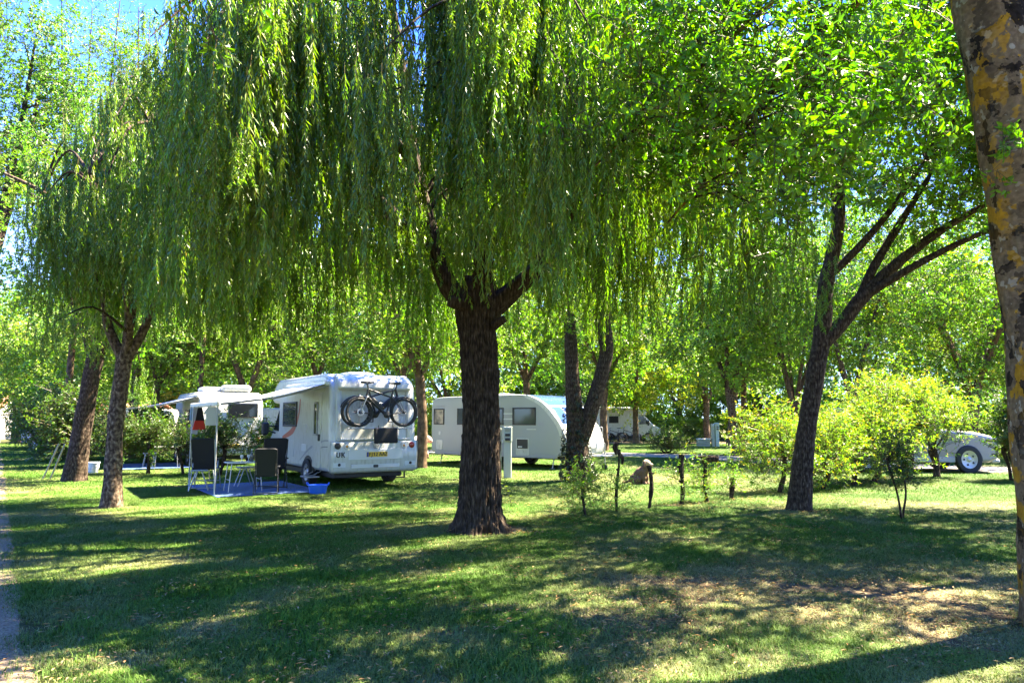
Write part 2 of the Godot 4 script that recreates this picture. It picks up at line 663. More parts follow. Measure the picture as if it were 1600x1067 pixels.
# ---------------------------------------------------------------- leaf kits
func leaf(mb: MB, at: Vector3, dir: Vector3, up: Vector3, L: float, W: float, fold := 0.25, droop := 0.12, fine := false) -> void:
	var d := dir.normalized()
	var s := d.cross(up).normalized()
	var nn := s.cross(d)
	var tip := at + d * L - nn * droop * L
	if not fine:
		var l := at + d * L * 0.42 + s * W * 0.5 + nn * fold * W
		var r := at + d * L * 0.42 - s * W * 0.5 + nn * fold * W
		mb.flat(at, l, tip)
		mb.flat(at, tip, r)
		return
	var c := at + d * L * 0.5 - nn * droop * L * 0.15
	for q in [1.0, -1.0]:
		var l1 = at + d * L * 0.27 + s * (q * W * 0.46) + nn * fold * W
		var l2 = at + d * L * 0.62 + s * (q * W * 0.42) + nn * (fold * W - droop * L * 0.25)
		mb.flat(at, l1, c)
		mb.flat(l1, l2, c)
		mb.flat(l2, tip, c)

func tone(rng: RandomNumberGenerator, c: Color, amount := 0.25, hue := 0.12) -> Color:
	var k := 1.0 + rng.randf_range(-amount, amount)
	var h := rng.randf_range(-hue, hue)
	return Color(c.r * k * (1.0 + h), c.g * k, c.b * k * (1.0 - h))

func rdir(rng: RandomNumberGenerator) -> Vector3:
	return Vector3(rng.randfn(), rng.randfn(), rng.randfn()).normalized()

func frond(sd: int, length: float) -> ArrayMesh:
	var rng := RandomNumberGenerator.new()
	rng.seed = sd
	var mb := MB.new()
	var ph := rng.randf() * TAU
	var bend := Vector3(cos(ph), 0, sin(ph))
	var pts := []
	var rad := []
	var m := int(length / 0.22) + 2
	for i in m:
		var t := float(i) / (m - 1)
		pts.append(Vector3(0, -t * length, 0) + bend * (0.10 * sin(t * 5.0 + ph) * t + 0.10 * t * t) * length * 0.5 + bend.rotated(Vector3.UP, 1.5) * 0.03 * sin(t * 9.0))
		rad.append(lerpf(0.0028, 0.0012, t))
	mb.col = Color(0.20, 0.17, 0.06)
	mb.tube(pts, rad, 3, false)
	var n := int(length * 56.0)
	for i in n:
		var t := (i + rng.randf()) / n
		if t < 0.06: continue
		var f := t * (m - 1)
		var k := mini(int(f), m - 2)
		var p: Vector3 = pts[k].lerp(pts[k + 1], f - k)
		var a := i * 2.4 + rng.randf_range(-0.7, 0.7)
		var out := Vector3(cos(a), 0, sin(a))
		var dir := out * rng.randf_range(0.25, 0.8) + Vector3.DOWN * rng.randf_range(0.8, 1.3)
		mb.col = tone(rng, Color(0.172, 0.262, 0.046), 0.36, 0.2)
		if rng.randf() < 0.03: mb.col = Color(0.28, 0.24, 0.04)
		leaf(mb, p, dir, (out + Vector3.UP * 0.6 + rdir(rng) * 0.9), rng.randf_range(0.08, 0.15) * (1.0 - 0.3 * t * t), rng.randf_range(0.014, 0.023), 0.2, rng.randf_range(-0.1, 0.25))
	return mb.done(M.willow_leaf)

# a twig carrying leaves: along +Y
func spray(sd: int, length: float, count: int, L: float, W: float, base: Color, mat: Material, fine := false, side := 0.4, spread := 1.0, tips := Color.BLACK) -> ArrayMesh:
	var rng := RandomNumberGenerator.new()
	rng.seed = sd
	var mb := MB.new()
	var twigs := [[Vector3.ZERO, Vector3(0, length, 0) + Vector3(rng.randf_range(-0.15, 0.15), 0, rng.randf_range(-0.15, 0.15)) * length]]
	if side > 0.0:
		for k in 3:
			var a := rng.randf() * TAU
			var p := Vector3(0, length * rng.randf_range(0.2, 0.6), 0)
			twigs.append([p, p + Vector3(cos(a), rng.randf_range(0.3, 0.8), sin(a)) * length * side])
	for w in twigs:
		mb.col = Color(0.10, 0.075, 0.04)
		mb.tube([w[0], w[0].lerp(w[1], 0.5), w[1]], [0.006, 0.004, 0.002], 3, false)
	for i in count:
		var w: Array = twigs[i % twigs.size()]
		var t := sqrt(rng.randf()) * 0.95 + 0.05
		var p: Vector3 = w[0].lerp(w[1], t)
		var ax: Vector3 = (w[1] - w[0]).normalized()
		var a := rng.randf() * TAU
		var o := (Vector3(cos(a), 0, sin(a)) - ax * ax.dot(Vector3(cos(a), 0, sin(a)))).normalized()
		var dir := o * spread + ax * rng.randf_range(0.3, 1.0) + Vector3.DOWN * rng.randf_range(0.0, 0.4) * spread
		mb.col = tone(rng, base, 0.3, 0.2)
		if tips != Color.BLACK and t > 0.95: mb.col = tone(rng, tips, 0.2, 0.1)
		leaf(mb, p, dir, Vector3.UP + rdir(rng) * 0.7, L * rng.randf_range(0.65, 1.15), W * rng.randf_range(0.75, 1.15), 0.16, rng.randf_range(-0.05, 0.3), fine)
	return mb.done(mat)

func turf_patch(sd: int, size: float, count: int, h: float, w: float, clover := 0.0) -> ArrayMesh:
	var rng := RandomNumberGenerator.new()
	rng.seed = sd
	var mb := MB.new()
	for i in count:
		var p := Vector3(rng.randf_range(-0.5, 0.5), 0, rng.randf_range(-0.5, 0.5)) * size
		var a := rng.randf() * TAU
		var o := Vector3(cos(a), 0, sin(a))
		var s := Vector3(-o.z, 0, o.x) * w * rng.randf_range(0.6, 1.2)
		var hh := h * rng.randf_range(0.5, 1.25)
		mb.col = tone(rng, Color(0.95, 1.0, 0.95), 0.25, 0.16)
		if rng.randf() < 0.09: mb.col = Color(2.0, 1.25, 1.6)
		if rng.randf() < clover:
			var c := p + Vector3(0, hh * 0.5, 0)
			for k in 3:
				var b := a + TAU * k / 3.0
				leaf(mb, c, Vector3(cos(b), rng.randf_range(-0.1, 0.3), sin(b)), Vector3.UP, w * 3.4, w * 3.0, 0.05, 0.1)
			continue
		var mid := p + Vector3(0, hh * 0.6, 0) + o * hh * rng.randf_range(0.1, 0.35)
		var tip := p + Vector3(0, hh * rng.randf_range(0.6, 1.0), 0) + o * hh * rng.randf_range(0.4, 1.0)
		var nn := (Vector3.UP * 0.7 - o * 0.6).normalized()
		mb.tri(p - s, p + s, mid + s * 0.7, nn, nn, nn)
		mb.tri(p - s, mid + s * 0.7, mid - s * 0.7, nn, nn, nn)
		mb.tri(mid - s * 0.7, mid + s * 0.7, tip, nn, nn, nn)
	return mb.done(M.grass_blade)

func make_kits() -> void:
	KIT["frond"] = [frond(1, 1.3), frond(2, 1.8), frond(3, 2.3), frond(4, 2.9), frond(5, 3.4)]
	KIT["near"] = []
	KIT["mid"] = []
	KIT["far"] = []
	KIT["shoot"] = []
	KIT["darkshrub"] = []
	KIT["hedge"] = []
	for k in 3:
		KIT.near.append(spray(20 + k, 0.66, 32, 0.115, 0.044, Color(0.135, 0.26, 0.018), M.broad_leaf, true, 0.55))
		KIT.mid.append(spray(30 + k, 0.75, 46, 0.095, 0.05, Color(0.180, 0.270, 0.036), M.far_leaf, false, 0.6))
		KIT.far.append(spray(40 + k, 1.2, 60, 0.17, 0.10, Color(0.215, 0.305, 0.055), M.far_leaf, false, 0.6))  # far leaves paler: haze and glossy reflection put into their colour
		KIT.shoot.append(spray(50 + k, 0.72, 44, 0.085, 0.022, Color(0.21, 0.31, 0.065), M.shrub_leaf, false, 0.45, 0.8, Color(0.36, 0.26, 0.05)))
		KIT.darkshrub.append(spray(60 + k, 0.55, 42, 0.075, 0.030, Color(0.075, 0.13, 0.028), M.shrub_leaf, false, 0.6, 1.0))
		KIT.hedge.append(spray(70 + k, 0.32, 40, 0.07, 0.045, Color(0.17, 0.25, 0.04), M.far_leaf, false, 0.7, 1.0))
	KIT["ivy"] = [spray(80, 0.16, 16, 0.06, 0.055, Color(0.022, 0.045, 0.012), M.ivy_leaf, false, 0.6, 1.2)]
	KIT["turf_near"] = [turf_patch(90, 0.42, 330, 0.045, 0.0022, 0.0), turf_patch(91, 0.42, 300, 0.055, 0.0024, 0.12), turf_patch(92, 0.42, 360, 0.036, 0.0022, 0.04), turf_patch(93, 0.40, 200, 0.04, 0.0026, 0.75)]
	KIT["turf_far"] = [turf_patch(95, 1.1, 700, 0.042, 0.004), turf_patch(96, 1.1, 700, 0.05, 0.004)]

# ---------------------------------------------------------------- ground
func soil_at(x: float, z: float) -> float:
	var nz := n_soil.get_noise_2d(x, z)
	var a := Vector2((x - 2.9) / 2.5, (z + 6.9) / 1.5).length()
	var s := clampf((1.1 - a) * 1.3 + nz * 1.2 + n_soil.get_noise_2d(x * 6.0, z * 6.0) * 0.7, 0, 0.85)
	# scuffed strip under the row of cut stems
	var t := clampf((x - 0.6) / 4.2, 0, 1)
	var dz := absf(z - lerpf(-12.3, -15.3, t) - 0.05) / 0.28
	if x > -0.6 and x < 5.0: s = maxf(s, clampf(1.0 - dz + nz * 1.6, 0, 1) * 0.9)
	for w in [[-0.41, -10.83, 0.62], [-7.34, -13.7, 0.35], [5.12, -13.32, 0.35]]:
		s = maxf(s, clampf((w[2] * 1.25 - Vector2(x - w[0], (z - w[1])).length()) * 4.0 + nz, 0, 1))
	return s

func dry_at(x: float, z: float) -> float:
	var d := clampf(n_dry.get_noise_2d(x, z) * 2.2 + n_dry.get_noise_2d(x * 4.1 + 50.0, z * 4.1) * 1.8 - 0.22, 0, 1)
	var near := clampf((z + 8.0) / 3.0, 0, 1)
	d = maxf(d, clampf(near * clampf((x + 0.5) / 3.0, 0, 1) * 0.45 + n_dry.get_noise_2d(x * 2.0, z * 2.0) * 1.3, 0, 1))
	for w in [[8.0, -14.0, 3.0, 1.3], [3.6, -20.0, 3.0, 2.2], [-7.6, -12.6, 1.6, 0.8], [3.2, -7.4, 3.2, 2.0], [-12.0, -16.0, 2.4, 4.0]]:
		var q := Vector2((x - w[0]) / w[2], (z - w[1]) / w[3]).length()
		d = maxf(d, clampf((1.1 - q) * 1.1 + n_dry.get_noise_2d(x * 2.0, z * 2.0) * 1.2, 0, 1))
	return d

func path_edge(z: float) -> float:
	return 0.37 + 0.696 * z + 0.08 * n_soil.get_noise_2d(3.0, z * 0.8) + 0.09 * n_soil.get_noise_2d(9.0, z * 4.0)

func on_hard(x: float, z: float) -> bool:
	if x < path_edge(z) - 0.10 and x > path_edge(z) - 3.6: return true
	for k in ROAD.size() - 1:
		var a: Vector2 = ROAD[k]
		var b: Vector2 = ROAD[k + 1]
		var p := Vector2(x, z)
		if Geometry2D.get_closest_point_to_segment(p, a, b).distance_to(p) < 1.75: return true
	return false

const ROAD := [Vector2(34, -17.5), Vector2(20, -22.6), Vector2(14.5, -24.4), Vector2(10.5, -29.0), Vector2(7.0, -33.0), Vector2(1.0, -36.0), Vector2(-12, -39)]

func make_ground() -> void:
	var xs := []
	var zs := []
	for v in [-400, -250, -150, -90, -60, -42, -30, -24, -20]: xs.append(float(v))
	var q := -18.0
	while q <= 18.0:
		xs.append(q)
		q += 0.16 if absf(q) < 9.0 else 0.3
	for v in [20, 24, 30, 42, 60, 90, 150, 250, 400]: xs.append(float(v))
	for v in [200, 100, 50, 25, 14, 8, 4, 1]: zs.append(float(v))
	q = -1.0
	while q >= -34.0:
		zs.append(q)
		q -= 0.14 if q > -16.0 else 0.3
	for v in [-36, -40, -46, -54, -65, -80, -110, -160, -260, -420]: zs.append(float(v))
	var mb := MB.new()
	var nx := xs.size()
	var base := 0
	for j in zs.size():
		for i in nx:
			var x: float = xs[i]
			var z: float = zs[j]
			var s := soil_at(x, z)
			var d := dry_at(x, z)
			var c := Color(0.050, 0.066, 0.018).lerp(Color(0.24, 0.19, 0.10), d * 0.75)
			c = c.lerp(Color(0.120, 0.080, 0.052).lerp(Color(0.19, 0.145, 0.095), clampf(n_dry.get_noise_2d(x * 5.0, z * 5.0) * 2.0 + 0.4, 0, 1)), s)
			mb.col = c
			var y := n_bump.get_noise_2d(x, z) * 0.012 - 0.006
			mb.put(Vector3(x, y, z), Vector3.UP, Vector2(x, z))
	for j in zs.size() - 1:
		for i in nx - 1:
			var p := j * nx + i
			mb.ix.append_array(PackedInt32Array([p, p + nx, p + 1, p + 1, p + nx, p + nx + 1]))
	tag(part("lawn_ground", mb, M.turf), "shaded campsite lawn with dry and bare patches", "", "", "structure")

	# gravel path along the left edge
	mb = MB.new()
	var rows := []
	var z := 3.0
	while z >= -90.0:
		var e := path_edge(z)
		rows.append(PackedVector3Array([Vector3(e, -0.02, z), Vector3(e - 0.08, 0.012, z), Vector3(e - 1.8, 0.03, z), Vector3(e - 3.5, 0.012, z), Vector3(e - 3.6, -0.02, z)]))
		z -= 0.4 if z > -30.0 else 2.0
	for r in rows: r.reverse()
	mb.grid(rows, false)
	tag(part("gravel_path", mb, M.gravel), "pale gravel path along the left edge of the lawn", "", "", "structure")
	mb = MB.new()
	road_strip(mb, ROAD, 1.7)
	tag(part("site_road", mb, M.asphalt), "grey lane passing behind the shrubs and caravan", "", "", "structure")
	mb = MB.new()
	road_strip(mb, [Vector2(40, -49), Vector2(20, -50.5), Vector2(4, -52), Vector2(-20, -58)], 1.7)
	tag(part("site_road", mb, M.gravel), "pale far lane in front of the clipped hedge", "", "", "structure")

	# blades of grass
	var rng := RandomNumberGenerator.new()
	rng.seed = 404
	var lawn := Node3D.new()
	lawn.name = "lawn_grass"
	add_child(lawn)
	tag(lawn, "mown green grass covering the campsite lawn", "grass", "", "stuff")
	var near := [[], [], [], []]
	var nearc := [[], [], [], []]
	for i in 15000:
		var zz := -rng.randf_range(3.6, 16.0)
		var lim := -zz * 0.74 + 1.0
		var x := rng.randf_range(-lim, lim)
		if rng.randf() > lim / 12.8 * 1.15: continue
		put_turf(rng, x, zz, near, nearc, 0.0)
	for k in 4: scatter("turf", KIT.turf_near[k], near[k], nearc[k], lawn)
	var far := [[], []]
	var farc := [[], []]
	for i in 12000:
		var zz := -rng.randf_range(14.5, 50.0)
		var lim := -zz * 0.74 + 1.0
		var x := rng.randf_range(-lim, lim)
		if rng.randf() > lim / 38.0: continue
		put_turf(rng, x, zz, far, farc, 0.3)
	for k in 2: scatter("turf", KIT.turf_far[k], far[k], farc[k], lawn)
	# fallen leaves and bits on the bare soil
	var lm := MB.new()
	for k in 7:
		lm.col = tone(rng, Color(0.20, 0.13, 0.06), 0.4, 0.2)
		leaf(lm, Vector3(rng.randf_range(-0.12, 0.12), 0.012, rng.randf_range(-0.12, 0.12)), Vector3(rng.randfn(), rng.randf_range(-0.1, 0.2), rng.randfn()), Vector3.UP, rng.randf_range(0.03, 0.07), 0.014, 0.2, 0.1)
	var lmesh := lm.done(M.grass_blade)
	var lx := []
	var lc := []
	for i in 5200:
		var x := rng.randf_range(-4.0, 6.5)
		var zz := -rng.randf_range(4.2, 15.6)
		if rng.randf() > soil_at(x, zz) + 0.16: continue
		lx.append(Transform3D(Basis(Vector3.UP, rng.randf() * TAU), Vector3(x, 0.006 + 0.028 * (1.0 - soil_at(x, zz)), zz)))
		var b := rng.randf_range(0.5, 1.8)
		lc.append(Color(b, b, b))
	var lit := scatter("leaf_litter", lmesh, lx, lc, self)
	tag(lit, "dry fallen leaves scattered over the bare soil", "leaf litter")

func road_strip(mb: MB, line: Array, half: float) -> void:
	var pts := spline(line, 8)
	var rows := []
	for i in pts.size():
		var d: Vector2 = (pts[mini(i + 1, pts.size() - 1)] - pts[maxi(i - 1, 0)]).normalized()
		var s := Vector2(-d.y, d.x)
		var r := PackedVector3Array()
		for k in [[-half - 0.1, -0.03], [-half, 0.012], [0.0, 0.035], [half, 0.012], [half + 0.1, -0.03]]:
			var p: Vector2 = pts[i] + s * k[0]
			r.append(Vector3(p.x, k[1], p.y))
		rows.append(r)
	mb.grid(rows, false)
	if mb.n[2].y < 0.0:
		for r in rows: r.reverse()
		mb.v.clear(); mb.n.clear(); mb.uv.clear(); mb.c.clear(); mb.ix.clear()
		mb.grid(rows, false)

func put_turf(rng: RandomNumberGenerator, x: float, z: float, xf: Array, cs: Array, bare_keep: float) -> void:
	if on_hard(x, z): return
	var s := soil_at(x, z)
	if rng.randf() < s * 0.98 - bare_keep - 0.05: return
	var d := dry_at(x, z)
	var k := rng.randi() % mini(xf.size(), 3)
	if xf.size() == 4 and n_dry.get_noise_2d(x * 1.3 + 90.0, z * 1.3) > 0.16 and rng.randf() < 0.75 and s < 0.3 and d < 0.5: k = 3
	var sc := rng.randf_range(0.8, 1.2)
	var c := Color(0.060, 0.142, 0.009).lerp(Color(0.27, 0.24, 0.115), clampf(d * 0.85 + s * 0.4, 0, 1))
	if rng.randf() < 0.3: c = c.lerp(Color(0.10, 0.15, 0.03), 0.6)
	var hgt := sc * (1.0 - 0.45 * d) * (1.0 - 0.5 * s)
	xf[k].append(Transform3D(Basis(Vector3.UP, rng.randf() * TAU).scaled(Vector3(sc, hgt, sc)), Vector3(x, -0.004, z)))
	var b := rng.randf_range(0.65, 1.3)
	cs[k].append(Color(c.r * b, c.g * b, c.b * b))

# ---------------------------------------------------------------- trees
# a bark-covered limb: points and radii, with an uneven, furrowed surface
func limb(mb: MB, pts: Array, radii: Array, sides: int, per: int, rough: float, sd: float, ridged := false) -> Array:
	var P := spline(pts, per)
	var R := fspline(radii, per)
	var rows := []
	var x := Vector3.ZERO
	var m := P.size()
	for i in m:
		var t: Vector3 = (P[mini(i + 1, m - 1)] - P[maxi(i - 1, 0)]).normalized()
		if i == 0: x = t.cross(Vector3(0.1, 0.05, 0.99)).normalized()
		else: x = (x - t * x.dot(t)).normalized()
		var y := t.cross(x)
		var r := PackedVector3Array()
		for j in sides:
			var a := TAU * j / sides
			var o := x * cos(a) + y * sin(a)
			var rr: float = R[i] * (1.0 if ridged else 0.8)
			var k := 1.0 + rough * n_bark.get_noise_3d(o.x * 1.6 + sd, P[i].y * 1.1, o.z * 1.6)
			if ridged:
				var w := n_bark.get_noise_3d(o.x * 9.0 + sd, P[i].y * 1.9, o.z * 9.0)
				var w2 := n_bark.get_noise_3d(o.x * 22.0 + sd, P[i].y * 5.0, o.z * 22.0)
				k += 0.17 * (0.5 - absf(w) * 2.0) + 0.06 * w2
				var fl := clampf(0.42 - P[i].y, 0.0, 0.5)
				k += (1.4 * cos(a * 5.0 + sd) + 0.8 * cos(a * 3.0 + 1.0)) * fl * fl + 0.3 * fl * fl
			r.append(P[i] + o * rr * k)
		rows.append(r)
	var z := PackedVector3Array()
	for j in sides: z.append(P[m - 1])
	rows.append(z)
	mb.grid(rows, true)
	return P

func leaf_basis(rng: RandomNumberGenerator, up: Vector3, jitter: float, sc: float) -> Basis:
	var y := (up + rdir(rng) * jitter).normalized()
	var x := y.cross(rdir(rng)).normalized()
	return Basis(x, y, x.cross(y)) * Basis.from_scale(Vector3.ONE * sc)

func tree_root(called: String, label: String, at: Vector3, group := "") -> Node3D:
	return thing(called, label, "tree", at, 0.0, group)

func nearest_on(lines: Array, p: Vector3) -> Vector3:
	var best := Vector3.ZERO
	var bd := 1e9
	for l in lines:
		for q in l:
			var d: float = q.distance_to(p) + maxf(0.0, q.y - p.y) * 0.6
			if d < bd:
				bd = d
				best = q
	return best

# weeping crown: cl holds cluster count, R radius, top, tip heights
func willow_crown(t: Node3D, lines: Array, o: Dictionary) -> void:
	var rng := RandomNumberGenerator.new()
	rng.seed = o.sd
	var br := MB.new()
	var xf := [[], [], [], [], []]
	var cs := [[], [], [], [], []]
	var lens := [1.3, 1.8, 2.3, 2.9, 3.4]
	for c in o.n:
		var a := rng.randf() * TAU
		var rr := sqrt(rng.randf_range(0.10, 1.0))
		var top: float = lerpf(o.top, o.rim, rr * rr)
		var ctr = Vector3(cos(a) * rr * o.rx, top - rng.randf() * rng.randf() * o.depth, sin(a) * rr * o.rz) + o.off
		if o.has("keep") and not o.keep.call(ctr): continue
		var from := nearest_on(lines, ctr)
		if from != Vector3.ZERO and from.distance_to(ctr) < 3.2:
			var mid := from.lerp(ctr, 0.55) + Vector3(0, 0.35, 0)
			br.tube(spline([from, mid, ctr], 4), fspline([0.035, 0.018, 0.006], 4), 5, false)
		var tint := Color(1, 1, 1)
		tint = tone(rng, tint, 0.18, 0.12)
		var tip: float = o.tip - 0.15 + pow(rng.randf(), 1.6) * o.tipvar * 1.15
		if rng.randf() < 0.12: tip -= rng.randf_range(0.15, 0.5)
		for k in rng.randi_range(o.per - 6, o.per + 6):
			var p = ctr + Vector3(rng.randfn() * 0.2, rng.randf_range(-0.5, 0.25), rng.randfn() * 0.2)
			var want := clampf((p.y - tip) * rng.randf_range(0.5, 1.06), 0.5, 3.9)
			var b := 0
			for q in 5:
				if absf(lens[q] - want) < absf(lens[b] - want): b = q
			var sc = want / lens[b]
			var bas := Basis(Vector3.UP, rng.randf() * TAU)
			bas = Basis(Vector3(cos(a), 0, sin(a)).cross(Vector3.UP), rng.randf_range(-0.16, 0.05)) * bas
			var w := clampf(sc, 0.85, 1.15)
			xf[b].append(Transform3D(bas * Basis.from_scale(Vector3(w, sc, w)), p))
			cs[b].append(tone(rng, tint, 0.14, 0.06))
	part("branches", br, o.bark, t).set_meta("kind", "stuff")
	var crown := Node3D.new()
	crown.name = "crown"
	t.add_child(crown, true)
	for k in 5:
		if xf[k].size(): scatter("hanging_fronds", KIT.frond[k], xf[k], cs[k], crown)

# leafy crown made of sprays gathered in clumps inside an uneven ellipsoid
func leafy_crown(t: Node3D, lines: Array, o: Dictionary) -> void:
	var rng := RandomNumberGenerator.new()
	rng.seed = o.sd
	var br := MB.new()
	var kit: Array = o.kit
	var xf := []
	var cs := []
	for k in kit: xf.append([]); cs.append([])
	var fn := FastNoiseLite.new()
	fn.seed = o.sd
	fn.frequency = 0.9
	for c in o.n:
		var d := rdir(rng)
		var rr := pow(rng.randf(), 0.42)
		rr *= 1.0 + 0.45 * fn.get_noise_3dv(d * 1.3)
		var ctr: Vector3 = o.ctr + d * o.rad * rr
		if ctr.y < o.get("floor", 1.8): continue
		if o.has("keep") and not o.keep.call(ctr): continue
		var from := nearest_on(lines, ctr)
		if o.get("twigs", true) and from != Vector3.ZERO:
			var mid := from.lerp(ctr, 0.5) + Vector3(0, 0.12 * from.distance_to(ctr), 0)
			br.tube(spline([from, mid, ctr], 3), fspline([minf(0.03, 0.008 * from.distance_to(ctr) + 0.006), 0.010, 0.004], 3), 5, false)
		var tint: Color = tone(rng, o.tint, 0.2, 0.14)
		if rng.randf() < o.get("gold", 0.0): tint = Color(tint.r * 2.2, tint.g * 1.5, tint.b)
		for k in o.per:
			var p: Vector3 = ctr + Vector3(rng.randfn(), rng.randfn() * 0.55, rng.randfn()) * o.clump
			var v := rng.randi() % kit.size()
			var up: Vector3 = (p - o.ctr).normalized() * 0.7 + Vector3(0, 0.25, 0)
			xf[v].append(Transform3D(leaf_basis(rng, up, 0.8, o.sc * rng.randf_range(0.75, 1.25)), p))
			cs[v].append(tone(rng, tint, 0.15, 0.08))
	if o.get("twigs", true): part("branches", br, o.bark, t).set_meta("kind", "stuff")
	var crown := Node3D.new()
	crown.name = "crown"
	t.add_child(crown, true)
	for k in kit.size():
		if xf[k].size(): scatter("foliage", kit[k], xf[k], cs[k], crown)

func simple_tree(called: String, label: String, at: Vector3, o: Dictionary, group := "") -> Node3D:
	var rng := RandomNumberGenerator.new()
	rng.seed = o.sd + 900
	var t := tree_root(called, label, at, group)
	var mb := MB.new()
	var f: float = o.fork
	var r: float = o.r
	var lean: float = o.get("lean", 0.0)
	var top := Vector3(lean, f, rng.randf_range(-0.1, 0.1))
	var lines := []
	lines.append(limb(mb, [Vector3(0, -0.1, 0), Vector3(0, 0.2, 0), Vector3(lean * 0.35 + rng.randf_range(-0.06, 0.06), f * 0.5, 0), top], [r * 1.5, r * 1.12, r * 0.95, r * 0.9], 14, 6, 0.18, o.sd))
	var stems: int = o.get("stems", 4)
	for k in stems:
		var a = TAU * k / stems + rng.randf_range(-0.4, 0.4) + o.get("turn", 0.0)
		var out: float = o.rad.x * rng.randf_range(0.35, 0.6)
		var h: float = (o.ctr.y - f)
		var p1 := top + Vector3(cos(a) * out * 0.35, h * 0.4, sin(a) * out * 0.35)
		var p2 := top + Vector3(cos(a) * out * 0.75, h * 0.9, sin(a) * out * 0.75)
		var p3 := top + Vector3(cos(a) * out, h * 1.25 + o.rad.y * 0.3, sin(a) * out)
		lines.append(limb(mb, [top - Vector3(0, r, 0), p1, p2, p3], [r * 0.62, r * 0.5, r * 0.35, r * 0.1], 9, 5, 0.15, o.sd + k))
	part("trunk", mb, o.bark, t)
	leafy_crown(t, lines, o)
	return t

